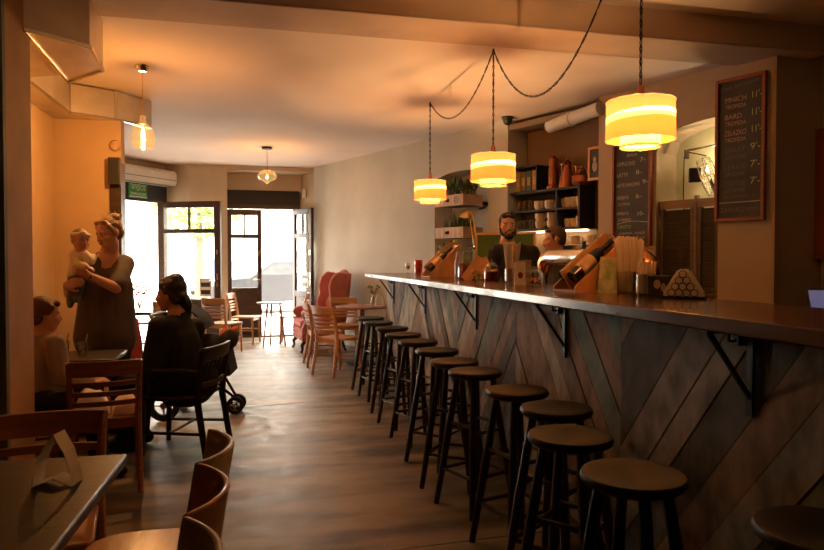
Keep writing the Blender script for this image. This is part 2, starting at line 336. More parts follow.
# ------------------------------------------------------------------ doors
def leaf_frame(w, h, st, th, rails):
    mb = MB().box2((0, -th / 2, 0), (st, th / 2, h)).box2((w - st, -th / 2, 0), (w, th / 2, h))
    for z0, z1 in rails: mb.box2((st, -th / 2, z0), (w - st, th / 2, z1))
    return mb
def door_leaf(root, w, h, loc, rz, low, notice=True, side=1):
    st = .11 if w > 1 else .075
    lf = leaf_frame(w, h, st, .055, [(0, .12), (low - .1, low), (h * .775, h * .775 + .07), (h - .10, h)]).build('door_leaf', 'frame', root, .006)
    lf.location = loc; lf.rotation_euler.z = rz
    MB().box2((st, -.012, .12), (w - st, .012, low - .1)).build('kick_panel', 'frame', lf)
    MB().box2((w / 2 - .014, -.02, h * .775 + .07), (w / 2 + .014, .02, h - .1)).build('glazing_bar', 'frame', lf)
    MB().box2((st, -.003, low), (w - st, .003, h * .775)).box2((st, -.003, h * .775 + .07), (w - st, .003, h - .1)).build('pane', 'pane', lf)
    hx = w - st / 2 if side > 0 else st / 2
    MB().tube([(hx, -.03, 1.0), (hx, -.075, 1.0), (hx - .11 * side, -.075, 1.0)], .011).box2((hx - .02, -.034, .9), (hx + .02, -.027, 1.12)).box2((hx - .02, -.034, 1.42), (hx + .02, -.027, 1.5)).build('handle', 'steel', lf)
    if notice:
        MB().box2((w - st - .26, -.008, low + .05), (w - st - .06, -.004, low + .33)).build('notice', 'paper', lf)
        MB().box2((w - st - .24, -.0105, low + .08), (w - st - .08, -.0085, low + .15)).box2((w - st - .24, -.0105, low + .2), (w - st - .08, -.0085, low + .27)).build('notice_print', 'blackplastic', lf)
    return lf
d2 = thing('door_2', 'dark wooden double street door in the beige wall', 'door', (-.47, 11.93, 0)); d2['kind'] = 'structure'
MB().box2((0, -.06, 2.30), (1.27, .05, 2.55)).build('header', 'header', d2)
MB().box2((0, -.05, 0), (.04, .05, 2.30)).box2((1.21, -.05, 0), (1.27, .05, 2.30)).box2((.04, -.05, 2.23), (1.21, .05, 2.30)).box2((0, -.08, 0), (1.27, .12, .025)).build('frame', 'frame', d2)
door_leaf(d2, .58, 2.22, (.04, 0, 0), 0, .86, False)
door_leaf(d2, .60, 2.22, (1.17, -.05, .01), R(180 + 118), .80, True, 1)
d1 = thing('door_1', 'dark wooden entrance door standing open at the corner', 'door', (DA.x, DA.y, 0)); d1['kind'] = 'structure'
hm = MB(); d1box(hm, 0, 1.5, -.03, .04, 2.32, 2.58)
for v in hm.v: v -= Vector((DA.x, DA.y, 0))
hm.build('header', 'header', d1, fix=True)
fm = MB(); d1box(fm, .0, .06, -.05, .04, 0, 2.4); d1box(fm, 1.40, 1.46, -.05, .04, 0, 2.4); d1box(fm, 0, 1.46, -.08, .06, 0, .02); d1box(fm, .0, 1.46, -.05, .04, 2.28, 2.34)
for v in fm.v: v -= Vector((DA.x, DA.y, 0))
fm.build('frame', 'frame', d1, fix=True)
h0 = Vector((-1.50, 11.55, .01)); h1 = Vector((-.50, 11.10, .01))
lf1 = door_leaf(d1, 1.10, 2.28, h0 - Vector((DA.x, DA.y, 0)), math.atan2(h1.y - h0.y, h1.x - h0.x), .70)

wb = thing('wall_speaker', 'small dark box on the wall end above the wooden post', 'speaker', (-1.25, 6.70, 2.05))
MB().box2((-.045, -.07, 0), (.055, .02, .25)).build('casing', 'frame', wb, .006); MB().box2((-.035, -.074, .02), (.045, -.069, .23)).build('grille', 'blackplastic', wb)
tag(MB().lathe([(0, 0), (.05, 0), (.055, .02), (.04, .045), (0, .05)], (0, 0, 0), 18, Matrix.Rotation(R(90), 3, 'X')).build('smoke_detector', 'crate', None, loc=(-1.245, 6.742, 2.42)), 'small round brown detector on the wall end under the duct', 'detector')
# exit sign, air conditioner
sg = thing('exit_sign', 'green emergency exit sign hanging under the air conditioner', 'sign', D1(.88, .30, 2.30), math.atan2(-DD.y, -DD.x))
MB().box2((-.18, -.008, 0), (.18, .008, .21)).build('sign_panel', 'green', sg)
text('WYJŚCIE', .095, 0, .145, -.011, 'signwhite', sg, 'lettering', 'CENTER', .28)
text('EWAKUACYJNE', .06, 0, .055, -.011, 'signwhite', sg, 'lettering', 'CENTER', .30)
for z_ in (.012, .192): MB().box2((-.165, -.0095, z_), (.165, -.0085, z_ + .006)).build('border', 'signwhite', sg)
ac = thing('air_conditioner', 'white wall air conditioner above the entrance door', 'air conditioner', D1(.55, 0, 2.56), math.atan2(-DD.y, -DD.x))
pr = [(0, 0), (-.22, 0), (-.25, .06), (-.25, .2), (-.21, .25), (0, .25)]
am = MB(); n = len(pr); am.add([(-.70, y, z) for y, z in pr] + [(.62, y, z) for y, z in pr], [tuple(range(n)), tuple(reversed(range(n, 2 * n)))] + [(i, n + i, n + (i + 1) % n, (i + 1) % n) for i in range(n)])
am.build('casing', 'white', ac, .01, fix=True)
MB().box2((-.68, -.254, .085), (.60, -.246, .095)).box2((-.66, -.235, -.003), (.58, -.10, .003)).build('louver', 'slate', ac)
MB().box2((.84, 11.68, 2.42), (.90, 11.74, 2.58)).build('door_sensor', 'white', None, .008)
tag(bpy.data.objects['door_sensor'], 'small white box on the jamb above the open right door leaf', 'sensor')

# ------------------------------------------------------------------ ducts
dA = thing('ventilation_duct', 'large foil clad duct above the pillar at upper left', 'duct', (0, 0, 0))
qA = [(-1.2, 4.01), (-.92, 4.25), (-.95, 4.75), (-1.25, 5.12)]
MB().prism(qA, 2.6, 3.0).build('duct_box', 'foil', dA, .004)
MB().prism([(-1.77, 3.76), (-1.22, 4.00), (-1.27, 5.12), (-1.77, 5.3)], 2.64, 2.99).build('duct_branch', 'foil', dA, .004)
fl = MB()
for i in range(4):
    a, b = qA[i], qA[(i + 1) % 4]; fl.bar((*a, 2.6), (*b, 2.6), .018, .018)
fl.build('flange', 'steel', dA)
dB = thing('ventilation_duct', 'pale duct turning along the ochre wall behind the hanging bulb', 'duct', (0, 0, 0))
qB = [(-1.57, 5.4), (-1.56, 6.42), (-1.22, 6.63), (-.96, 6.99), (-1.06, 7.05), (-1.19, 6.735), (-1.775, 6.735), (-1.775, 5.4)]
MB().prism(qB, 2.65, 2.905).build('duct_box', 'foil', dB, .004)
fl = MB()
for i in range(4):
    a, b = qB[i], qB[i + 1]; fl.bar((*a, 2.65), (*b, 2.65), .016, .016)
for q in qB[1:3]: fl.bar((*q, 2.64), (*q, 2.91), .02, .02)
fl.build('flange', 'steel', dB)

# ------------------------------------------------------------------ outside
struct('ground', MB().box2((-40, 11.95, -.2), (40, 60, -.05)), 'asphalt', 'bright street paving outside')
struct('facade', MB().box2((-30, 34, -.05), (40, 35, 13)), 'facade', 'pale building front across the street', 'building')
def car(label, loc, rz, paint):
    c = thing('car', label, 'car', loc, rz)
    prof = [(-2.1, .3), (-2.1, .75), (-1.75, .92), (-1.15, .97), (-.55, 1.38), (.85, 1.40), (1.55, 1.0), (2.05, .9), (2.1, .35)]
    n = len(prof); b = MB().add([(x, -.82, z) for x, z in prof] + [(x, .82, z) for x, z in prof], [tuple(range(n)), tuple(reversed(range(n, 2 * n)))] + [(i, n + i, n + (i + 1) % n, (i + 1) % n) for i in range(n)])
    b.build('car_body', paint, c, .05, fix=True)
    gw = [(-.98, 1.0), (-.5, 1.32), (.80, 1.33), (1.35, 1.02)]
    for y in (-.826, .822):
        g = MB(); g.add([(x, y, z) for x, z in gw] + [(x, y + .004, z) for x, z in gw], [(0, 1, 2, 3), (7, 6, 5, 4), (0, 4, 5, 1), (1, 5, 6, 2), (2, 6, 7, 3), (3, 7, 4, 0)]); g.build('car_window', 'carglass', c)
    for x in (-1.3, 1.35):
        for y in (-.80, .80): MB().lathe([(.2, -.09), (.31, -.09), (.31, .09), (.2, .09)], (x, y, .31), 20, Matrix.Rotation(math.pi / 2, 3, 'X')).build('wheel', 'tyre', c)
car('dark car parked outside the open double door', (1.0, 18.2, -.05), R(4), 'carpaint')
car('blue car seen through the entrance door leaf', (-1.75, 26, -.05), R(78), 'carblue')
def tree(label, loc, h, r, seed):
    t = thing('tree', label, 'tree', loc); rnd = random.Random(seed)
    MB().tube([(0, 0, 0), (.05, 0, h * .5), (0, .05, h * .8)], [.14, .11, .05]).build('trunk', 'bark', t)
    c = MB()
    for i in range(900):
        d = Vector((rnd.gauss(0, 1), rnd.gauss(0, 1), rnd.gauss(0, 1))).normalized() * (r * rnd.random() ** .4); d.z *= .9
        p = Vector((0, 0, h * .8)) + d; q = Matrix.Rotation(rnd.random() * 6, 3, 'Z') @ Matrix.Rotation(rnd.random() * 3, 3, 'X'); s = .12 + rnd.random() * .1
        c.add([p + q @ Vector(k) * s for k in ((-1, 0, 0), (0, -.5, .1), (1, 0, 0), (0, .5, .1))], [(0, 1, 2, 3)])
    c.build('crown', 'foliage', t)
tree('leafy street tree seen through the entrance door leaf', (-1.75, 23, -.05), 4.2, 1.5, 3)

# ================================================================== BAR
bar = thing('bar_counter', 'long bar counter clad in diagonal reclaimed planks', 'bar counter', (1.72, 4.6, 0))
bo = Vector((1.72, 4.6, 0))
def rel(p): return Vector(p) - bo
def mbrel(mb, o=bo):
    for v in mb.v: v -= o
    return mb
mbrel(MB().box2((1.625, .4, 0), (1.98, 8.08, 1.130))).build('carcass', 'baredge', bar)
mbrel(MB().box2((1.40, .3, 1.131), (2.04, 8.46, 1.18))).build('countertop', 'bartop', bar, .006)
def clip(poly, f):
    out = []
    for i in range(len(poly)):
        a, b = poly[i], poly[(i + 1) % len(poly)]; fa, fb = f(a), f(b)
        if fa >= 0: out.append(a)
        if (fa >= 0) != (fb >= 0): t = fa / (fa - fb); out.append((a[0] + (b[0] - a[0]) * t, a[1] + (b[1] - a[1]) * t))
    return out
pm = MB(); rnd = random.Random(4)
seams = [.22, 1.45, 2.68, 3.91, 5.14, 6.37, 7.60, 8.10]; sgn = -1
seams[-1] = 8.10
for zi in range(len(seams) - 1):
    ya, yb = seams[zi], seams[zi + 1]; ya2 = max(ya, .42)
    sg_ = 1 if zi % 2 == 0 else -1
    sl = -1.25 * sg_ * -1 if False else (1.25 if zi % 2 == 0 else -1.25)
    # zones alternate so that a V opens upward at 2.68 and a peak sits at 3.91
    sl = -1.25 if zi % 2 == 1 else 1.25
    c = -4.0
    while c < 4.0 + 12:
        w = rnd.choice([.17, .2, .23, .26]); g = .004
        y0 = -1
        poly = [(ya2, sl * (ya2 - ya) + c - (0 if sl > 0 else 0) + g), (yb, sl * (yb - ya) + c + g), (yb, sl * (yb - ya) + c + w - g), (ya2, sl * (ya2 - ya) + c + w - g)]
        for f in (lambda p: p[1] - .02, lambda p: 1.128 - p[1]): 
            if poly: poly = clip(poly, f)
        if len(poly) >= 3:
            th = 1.605 + rnd.random() * .008; mi = rnd.randrange(7); n = len(poly)
            pm.add([(th, y, z) for y, z in poly] + [(1.63, y, z) for y, z in poly], [tuple(range(n)), tuple(reversed(range(n, 2 * n)))] + [(i, n + i, n + (i + 1) % n, (i + 1) % n) for i in range(n)], mi)
        c += w
# planks on the bar's short end
for i in range(4): pm.box2((1.62 + i * .1, 8.08, .02), (1.715 + i * .1, 8.10, 1.128), i)
mbrel(pm).build('plank_cladding', PL, bar, fix=True)
for y in (1.87, 3.22, 4.66, 6.16, 7.62):
    b = MB().box2((1.592, y - .015, .84), (1.604, y + .015, 1.129)).box2((1.42, y - .015, 1.119), (1.60, y + .015, 1.130)).bar((1.44, y, 1.118), (1.596, y, .90), .014, .014).box2((1.575, y + .03, 1.07), (1.605, y + .06, 1.12)).tube([(1.59, y + .045, 1.12), (1.575, y + .045, 1.085), (1.55, y + .045, 1.085), (1.55, y + .045, 1.11)], .006)
    mbrel(b).build('bracket', 'blackmetal', bar)

# ------------------------------------------------------------------ stools
def make_stool(seatm, legm):
    t = thing('bar_stool', '', 'stool')
    MB().lathe([(.0, .712), (.125, .712), (.143, .722), (.149, .735), (.143, .748), (.125, .751), (.08, .744), (.0, .742)], (0, 0, 0), 32).build('seat', seatm, t, ang=50)
    for k in range(4):
        a = R(45 + 90 * k); c, s = math.cos(a), math.sin(a)
        MB().tube([(.095 * c, .095 * s, .715), (.15 * c, .15 * s, .38), (.213 * c, .213 * s, 0)], [.017, .021, .015], 10).build('leg', legm, t)
    def lp(k, z):
        a = R(45 + 90 * k); f = z / .715; r = .213 + (.095 - .213) * f; return Vector((r * math.cos(a), r * math.sin(a), z))
    for z, off in ((.20, 0), (.43, .03)):
        for k in range(4): MB().tube([lp(k, z + off * (k % 2)), lp(k + 1, z + off * (k % 2))], .010, 8).build('rung', legm, t)
    return t
ordn = ['farthest', 'second farthest', 'third farthest', 'fourth farthest', 'fifth farthest', 'sixth farthest', 'seventh', 'sixth nearest', 'fifth nearest', 'fourth nearest', 'third nearest', 'second nearest', 'nearest']
protos = {0: make_stool('stoolseat', 'stool'), 1: make_stool('stoolgreen', 'stoolgreen')}; used = set(); si = 0
for (u, v) in [(371, 317.5), (378, 322), (392, 327.5), (403, 334), (418, 341), (437, 350), (454, 361), (475, 371), (517, 390), (556, 408), (570, 435), (633, 474), (824, 530)]:
    p = atz(u, v, .745); g = 1 if si in (1, 11) else 0
    lb = ('dark green round bar stool, %s along the bar from the camera' if g else 'dark brown round wooden bar stool, %s along the bar from the camera') % ordn[si]
    if si == 12: lb = 'dark round bar stool at the bottom right corner, nearest to the camera'
    rz = random.Random(si).random() * 1.2
    if g not in used: o = protos[g]; used.add(g); o.location = (p.x, p.y, 0); o.rotation_euler.z = rz; o['label'] = lb; o['group'] = 'stools along the bar'
    else: o = dup(protos[g], (p.x, p.y, 0), rz, lb, 'stools along the bar')
    si += 1

# ================================================================== CHAIRS AND TABLES
def arc(w, y, bow, z, n=8): return [((-.5 + i / n) * w, y - bow * (1 - (2 * i / n - 1) ** 2), z) for i in range(n + 1)]
def band(mb, w, y, bow, z0, z1, th, ytop=0., mi=0, n=10):
    vs = []
    for i in range(n + 1):
        x = (-.5 + i / n) * w; b = y - bow * (1 - (2 * i / n - 1) ** 2)
        vs += [(x, b, z0), (x, b - th, z0), (x, b - th + ytop, z1), (x, b + ytop, z1)]
    fs = [(0, 1, 2, 3), (4 * n + 3, 4 * n + 2, 4 * n + 1, 4 * n)]
    for i in range(n):
        for k in range(4): fs.append((4 * i + k, 4 * (i + 1) + k, 4 * (i + 1) + (k + 1) % 4, 4 * i + (k + 1) % 4))
    return mb.add(vs, fs, mi)
def slat_chair(m, slats=4, seatm=None, top=.80):
    """front of the chair is +y"""
    t = thing('slat_back_chair', '', 'chair')
    w = .40; sp = [(-.19, .20), (.19, .20), (.205, .17), (.175, -.18), (.15, -.20), (-.15, -.20), (-.175, -.18), (-.205, .17)]
    MB().prism(sp, .415, .440).build('seat', seatm or m, t, .008)
    for s in (-1, 1):
        MB().tube([(s * .175, .165, .42), (s * .178, .17, .2), (s * .182, .18, 0)], [.021, .018, .014], 8).build('front_leg', m, t)
        MB().tube([(s * .185, -.255, 0), (s * .178, -.205, .25), (s * .175, -.185, .44), (s * .180, -.21, .62), (s * .188, -.245, top)], [.016, .02, .021, .018, .014], 8).build('rear_leg', m, t)
        MB().tube([(s * .178, .17, .22), (s * .18, -.20, .22)], .010).build('side_stretcher', m, t)
    def yb(z): return -.20 - .05 * (z - .5) / .3
    b = MB(); band(b, .385, yb(top - .08) + .012, .035, top - .085, top + .005, .018, -.012); b.build('top_rail', m, t, .004, fix=True)
    for i in range(slats - 1):
        z = .515 + i * (top - .66) / max(1, slats - 2) if slats > 2 else .58
        b = MB(); band(b, .37, yb(z) + .012, .035, z, z + .03, .014, -.004); b.build('slat', m, t, .003, fix=True)
    for y_ in (.155, -.195): MB().box2((-.16, y_, .375), (.16, y_ + .02, .418)).build('apron', m, t)
    return t
def place(o, loc, face, label, group=None, first=False):
    rz = math.atan2(-face[0], face[1])
    if first:
        o.location = (loc[0], loc[1], 0); o.rotation_euler.z = rz; o['label'] = label
        if group: o['group'] = group
        return o
    return dup(o, (loc[0], loc[1], 0), rz, label, group)
G1 = 'light wooden slat back chairs'
ch = slat_chair('chair', 5)
place(ch, (.985, 7.86), (.82, .57), 'light wooden slat back chair, its back to us, at the round table by the bar', G1, True)
place(ch, (.90, 8.60), (1, .05), 'light wooden chair seen edge-on behind another, left of the round table', G1)
place(ch, (1.25, 9.35), (-.1, -1), 'light wooden chair on the far side of the round table, facing us', G1)
place(ch, (-.42, 10.02), (.55, .83), 'light wooden chair beside the stroller, its back toward us', G1)
place(ch, (-.12, 11.05), (.95, -.30), 'light wooden chair standing sideways against the closed dark door panel', G1)
place(ch, (.62, 10.98), (-.93, .12), 'light wooden chair in front of the open double door, right of the small table', G1)
# round table by the bar
rt = thing('round_table', 'round wooden table beside the pink wing armchair', 'table', (1.38, 8.55, 0))
MB().lathe([(.0, .725), (.33, .725), (.345, .735), (.345, .745), (.33, .75), (0, .75)], (0, 0, 0), 36).build('tabletop', 'tablelt', rt)
MB().tube([(0, 0, .03), (0, 0, .72)], .035, 14).build('column', 'chairdk', rt)
MB().lathe([(.0, 0), (.22, 0), (.22, .02), (.05, .045), (0, .045)], (0, 0, 0), 24).build('base', 'blackmetal', rt)
vs = thing('flower_vase', 'small glass bottle vase of wild flowers on the round table', 'vase', (1.50, 8.42, .75))
MB().lathe([(.028, 0), (.034, .01), (.034, .08), (.014, .12), (.014, .155), (.017, .16)], (0, 0, 0), 16, closed=False).build('vase_glass', 'glass', vs)
fm = MB(); rnd = random.Random(2)
for i in range(11):
    a = rnd.random() * 6.3; r = .03 + rnd.random() * .05; z = .19 + rnd.random() * .1; fm.tube([(0, 0, .02), (.005, 0, .15), (r * math.cos(a), r * math.sin(a), z)], .0022, 5, 0)
    fm.ell((r * math.cos(a), r * math.sin(a), z), (.016, .016, .012), None, 8, 1 if i % 3 else 2)
fm.build('flowers', ['leaf', 'leaflt', 'chalkyellow'], vs)
tt = thing('table_tent', 'white arched card beside the vase on the round table', 'card', (1.60, 8.50, .75), R(10))
MB().tube([(-.05, 0, .003), (-.045, 0, .09), (-.02, 0, .145), (0, 0, .155), (.02, 0, .145), (.045, 0, .09), (.05, 0, .003)], .011, 6).build('card_arch', 'paper', tt)
MB().box2((-.045, -.03, 0), (.045, .03, .006)).build('card_foot', 'paper', tt)
# small table by the door
st = thing('side_table', 'small round table with thin splayed legs in the open doorway', 'table', (.30, 10.62, 0))
MB().lathe([(.0, .665), (.24, .665), (.25, .675), (.25, .685), (0, .69)], (0, 0, 0), 30).build('tabletop', 'tablelt', st)
for k in range(3):
    a = R(100 + 120 * k); MB().tube([(.11 * math.cos(a), .11 * math.sin(a), .665), (.20 * math.cos(a), .20 * math.sin(a), 0)], [.017, .011], 8).build('leg', 'chairdk', st)

# wing armchair
wa = thing('wing_armchair', 'dusty pink velvet wing armchair by the grey wall', 'armchair', (.97, 10.06, 0), R(97))   # front +y -> turned to the left
MB().box2((-.28, -.20, .34), (.28, .34, .47)).build('seat_cushion', 'pink', wa, .04)
MB().box2((-.34, -.30, .16), (.34, .33, .34)).build('seat_base', 'pink', wa, .03)
b = MB(); bp = [(-.33, .40), (-.34, .75), (-.31, 1.05), (-.27, 1.16), (-.18, 1.14), (-.08, 1.18), (0, 1.20), (.08, 1.18), (.18, 1.14), (.27, 1.16), (.31, 1.05), (.34, .75), (.33, .40)]
n = len(bp)
def byy(z): return -.22 - .14 * (z - .4)
b.add([(x, byy(z), z) for x, z in bp] + [(x, byy(z) - .11, z) for x, z in bp], [tuple(range(n)), tuple(reversed(range(n, 2 * n)))] + [(i, n + i, n + (i + 1) % n, (i + 1) % n) for i in range(n)])
b.build('backrest', 'pink', wa, .03, fix=True)
for s in (-1, 1):
    wp = [(-.32, .42), (-.05, .62), (-.02, .72), (-.08, .82), (-.06, .95), (-.10, 1.08), (-.20, 1.17), (-.36, 1.14)]; n = len(wp); b = MB()
    b.add([(s * .30, y, z) for y, z in wp] + [(s * .37, y, z) for y, z in wp], [tuple(range(n)), tuple(reversed(range(n, 2 * n)))] + [(i, n + i, n + (i + 1) % n, (i + 1) % n) for i in range(n)])
    b.build('wing', 'pink', wa, .025, fix=True)
    ap = [(-.30, .16), (.33, .16), (.34, .35), (.28, .48), (.34, .54), (.33, .61), (.24, .64), (-.30, .64)]; n = len(ap); b = MB()
    b.add([(s * .27, y, z) for y, z in ap] + [(s * .385, y, z) for y, z in ap], [tuple(range(n)), tuple(reversed(range(n, 2 * n)))] + [(i, n + i, n + (i + 1) % n, (i + 1) % n) for i in range(n)])
    b.build('armrest', 'pink', wa, .035, fix=True)
    MB().tube([(s * .31, .28, .17), (s * .33, .33, .11), (s * .315, .32, .05), (s * .33, .345, 0)], [.032, .026, .016, .02], 8).build('leg', 'black chair', wa)
    MB().tube([(s * .30, -.26, .17), (s * .31, -.33, 0)], [.025, .016], 8).build('leg', 'black chair', wa)

# near table
nt_ = thing('dining_table', 'dark wooden table with rounded edge at lower left', 'table', (-1.1, 1.25, 0), R(-2))
MB().box2((-.60, -1.0, .718), (.68, 1.0, .75)).build('tabletop', 'table', nt_, .008)
MB().box2((-.5, -.9, .62), (.5, .9, .718)).build('apron', 'table', nt_)
for x in (-.46, .46):
    for y in (-.86, .86): MB().bar((x, y, 0), (x, y, .72), .06, .06).build('leg', 'table', nt_, .005)
tc = thing('card_holder', 'white folded triangular card stand on the dark table', 'card stand', atz(58, 484, .75), R(-12))
q = [(-.052, 0), (.045, 0), (.0125, .135), (-.005, .135)]
cm = MB(); 
def strip(mb, pts, w, th=.0016):
    for i in range(len(pts) - 1):
        (x0, z0), (x1, z1) = pts[i], pts[i + 1]; mb.bar((x0, 0, z0), (x1, 0, z1), w, th, (0, 1, 0)) if False else mb.hexa([(x0, -w / 2, z0), (x1, -w / 2, z1), (x1, w / 2, z1), (x0, w / 2, z0)], [(x0 + th, -w / 2, z0 + th), (x1 + th, -w / 2, z1 + th), (x1 + th, w / 2, z1 + th), (x0 + th, w / 2, z0 + th)])
strip(cm, [(-.055, .002), (-.045, .06), (-.022, .11), (.003, .140)], .06); strip(cm, [(.003, .140), (.03, .09), (.045, .04), (.05, .002)], .06); strip(cm, [(-.055, .001), (0, .022), (.05, .001)], .06)
cm.build('folded_card', 'paper', tc, fix=True)

G2 = 'chairs around the dark table'
c2 = slat_chair('chairred', 3, top=.775)
place(c2, (-.73, 2.50), (.08, -1), 'red brown chair with a broad top rail behind the dark table, facing us', G2, True)
ldr = slat_chair('chairdk', 4, top=.775)
place(ldr, (-.87, 4.33), (-.18, 1), 'red brown slat back chair with clothes on its seat, its back to us', None, True)
place(ldr, (-1.36, 4.42), (1, .25), 'brown wooden chair under the person in the grey jumper', None)

# low curved plywood chairs (front +y)
def ply_chair(backm):
    t = thing('bentwood_chair', '', 'chair')
    sp = []
    for i in range(28):
        a = 2 * math.pi * i / 28; r = 1 / ((abs(math.cos(a)) ** 3.2 + abs(math.sin(a)) ** 3.2) ** (1 / 3.2)); sp.append((.19 * r * math.cos(a), .205 * r * math.sin(a)))
    MB().prism(sp, .435, .455).build('seat', 'seatply', t, .007)
    for s in (-1, 1):
        MB().tube([(s * .15, .15, .44), (s * .17, .18, 0)], [.019, .013], 8).build('front_leg', 'chairdk', t)
        MB().tube([(s * .175, -.22, 0), (s * .155, -.165, .42), (s * .175, -.175, .56), (s * .183, -.19, .72)], [.013, .018, .016, .012], 8).build('rear_leg', 'chairdk', t)
    b = MB(); band(b, .39, -.13, .085, .60, .785, .016, -.03); b.build('backrest', backm, t, .006, fix=True)
    return t
pc = ply_chair('seatply'); pg = ply_chair('plyback')
place(pg, (-.32, 2.16), (-1, .03), 'curved back chair with pale inner face and glossy seat, farthest of three beside the table', G2, True)
place(pc, (-.32, 1.76), (-1, .0), 'curved back chair of orange plywood, middle of three beside the table', G2, True)
place(pg, (-.32, 1.36), (-1, .0), 'curved back chair with pale inner face at bottom edge, nearest of three', G2)

# dark armchair of the seated woman; front +y
da = thing('wooden_armchair', 'black wooden armchair with spindle back under the woman in black', 'chair', (-.50, 5.00, 0), math.atan2(.94, .33))
MB().prism([(-.22, .22), (.22, .22), (.24, 0), (.21, -.21), (-.21, -.21), (-.24, 0)], .385, .42).build('seat', 'black chair', da, .012)
for s in (-1, 1):
    MB().tube([(s * .20, .19, .40), (s * .20, .20, 0)], [.024, .018], 8).build('front_leg', 'black chair', da)
    MB().tube([(s * .22, -.27, 0), (s * .215, -.21, .38), (s * .235, -.25, .74)], [.022, .026, .02], 8).build('rear_leg', 'black chair', da)
    MB().tube([(s * .23, -.225, .585), (s * .265, -.10, .60), (s * .26, .08, .60), (s * .225, .13, .585)], [.018, .022, .022, .017], 8).build('arm', 'black chair', da)
    MB().tube([(s * .225, .12, .59), (s * .215, .14, .40)], .017, 8).build('arm_post', 'black chair', da)
    MB().tube([(s * .20, .19, .16), (s * .215, -.24, .16)], .011, 8).build('stretcher', 'black chair', da)
for x in (-.14, -.07, 0, .07, .14): MB().tube([(x, -.215, .50), (x * 1.05, -.265, .68)], .010, 8).build('spindle', 'black chair', da)
b = MB(); band(b, .48, -.225, .035, .66, .755, .03, -.015); b.build('top_rail', 'black chair', da, .006, fix=True)
b = MB(); band(b, .46, -.20, .03, .47, .51, .025, -.01); b.build('lower_rail', 'black chair', da, .004, fix=True)
MB().tube([(-.205, 0, .16), (.205, 0, .16)], .011, 8).build('stretcher', 'black chair', da)

# group table
gt = thing('dining_table', 'dark table with glasses in front of the standing woman', 'table', (-1.18, 4.88, 0))
MB().box2((-.42, -.25, .68), (.30, .25, .71)).build('tabletop', 'table', gt, .008)
MB().tube([(-.06, 0, 0), (-.06, 0, .68)], .04, 12).build('column', 'blackmetal', gt)
MB().box2((-.32, -.22, 0), (.2, .22, .025)).build('base', 'blackmetal', gt, .01)
def glass_cup(label, p, h, r, content=None, straw=None, group=None):
    g = thing('drinking_glass', label, 'glass', p, 0, group)
    MB().lathe([(r * .85, 0), (r, h), (r * .93, h), (r * .78, .008)], (0, 0, 0), 18, closed=False).build('glass_wall', 'glass', g)
    if content: MB().lathe([(0, .01), (r * .76, .01), (r * .86, h * .62), (0, h * .62)], (0, 0, 0), 14).build('drink', content, g)
    if straw: MB().tube([(0, 0, .01), (r * .9, 0, h + .05)], .004, 6).build('straw', straw, g)
    return g
glass_cup('glass with red straw at the left on the group table', (-1.22, 4.80, .71), .11, .035, 'amber', 'redcloth')
glass_cup('glass with white straw at the right on the group table', (-1.11, 4.82, .71), .10, .035, None, 'white')
# clothes on ladder chair seat
def drape(name, label, cat, c, w, d, h, m, seed, rz=0):
    rnd = random.Random(seed); nx, ny = 18, 14; vs = []
    for j in range(ny + 1):
        for i in range(nx + 1):
            x, y = (i / nx - .5) * w, (j / ny - .5) * d; e = max(abs(i / nx - .5), abs(j / ny - .5)) * 2
            z = h * (1 - e ** 3) + .025 * noise.noise(Vector((x * 14 + seed, y * 14, 0))) * (1 - e * .6); vs.append((x, y, max(.002, z + .004)))
    n = len(vs); vs += [(x, y, 0.) for x, y, z in vs]; fs = []
    for j in range(ny):
        for i in range(nx):
            a = j * (nx + 1) + i; fs += [(a, a + 1, a + nx + 2, a + nx + 1), (n + a + nx + 1, n + a + nx + 2, n + a + 1, n + a)]
    o = MB().add(vs, fs).build(name, m, None, ang=80, loc=c, rz=rz); return tag(o, label, cat)
drape('folded_cloth', 'white folded cloth on the seat of the slat back chair', 'cloth', (-.95, 4.33, .442), .20, .27, .13, 'whitecloth', 1, .2)
drape('jacket', 'pale pink jacket on the seat beside the white cloth', 'jacket', (-.755, 4.31, .442), .15, .28, .09, 'pinkcloth', 5, .2)

# window side table behind the women, with mug and flowers
wt = thing('window_table', 'dark table by the bright entrance behind the woman in black', 'table', (-1.05, 7.55, 0))
MB().box2((-.35, -.28, .78), (.42, .28, .81)).build('tabletop', 'black chair', wt, .006)
for x in (-.3, .37):
    for y in (-.24, .24): MB().bar((x, y, 0), (x, y, .78), .035, .035).build('leg', 'black chair', wt)
MB().box2((-.3, -.25, .68), (.37, .25, .70)).build('shelf', 'black chair', wt)
mg = thing('mug', 'brown mug on the dark table by the entrance', 'mug', (-.98, 7.42, .81))
MB().lathe([(0, 0), (.045, 0), (.05, .10), (.044, .10), (.04, .01), (0, .01)], (0, 0, 0), 16).build('mug_body', 'crate', mg)
MB().tube([(.045, 0, .08), (.08, 0, .075), (.08, 0, .035), (.043, 0, .025)], .007, 6).build('mug_handle', 'crate', mg)
vp = thing('flower_vase', 'vase of pink flowers on the dark table by the entrance', 'vase', (-1.16, 7.45, .81))
MB().lathe([(.03, 0), (.035, .06), (.02, .1), (.024, .12)], (0, 0, 0), 14, closed=False).build('vase_glass', 'glass', vp)
fm = MB(); rnd = random.Random(8)
for i in range(14):
    a = rnd.random() * 6.3; r = .02 + rnd.random() * .08; z = .17 + rnd.random() * .13; fm.tube([(0, 0, .02), (r * math.cos(a), r * math.sin(a), z)], .002, 5, 0)
    fm.ell((r * math.cos(a), r * math.sin(a), z), (.014, .014, .012), None, 8, 1)
fm.build('flowers', ['leaf', 'redcloth'], vp)

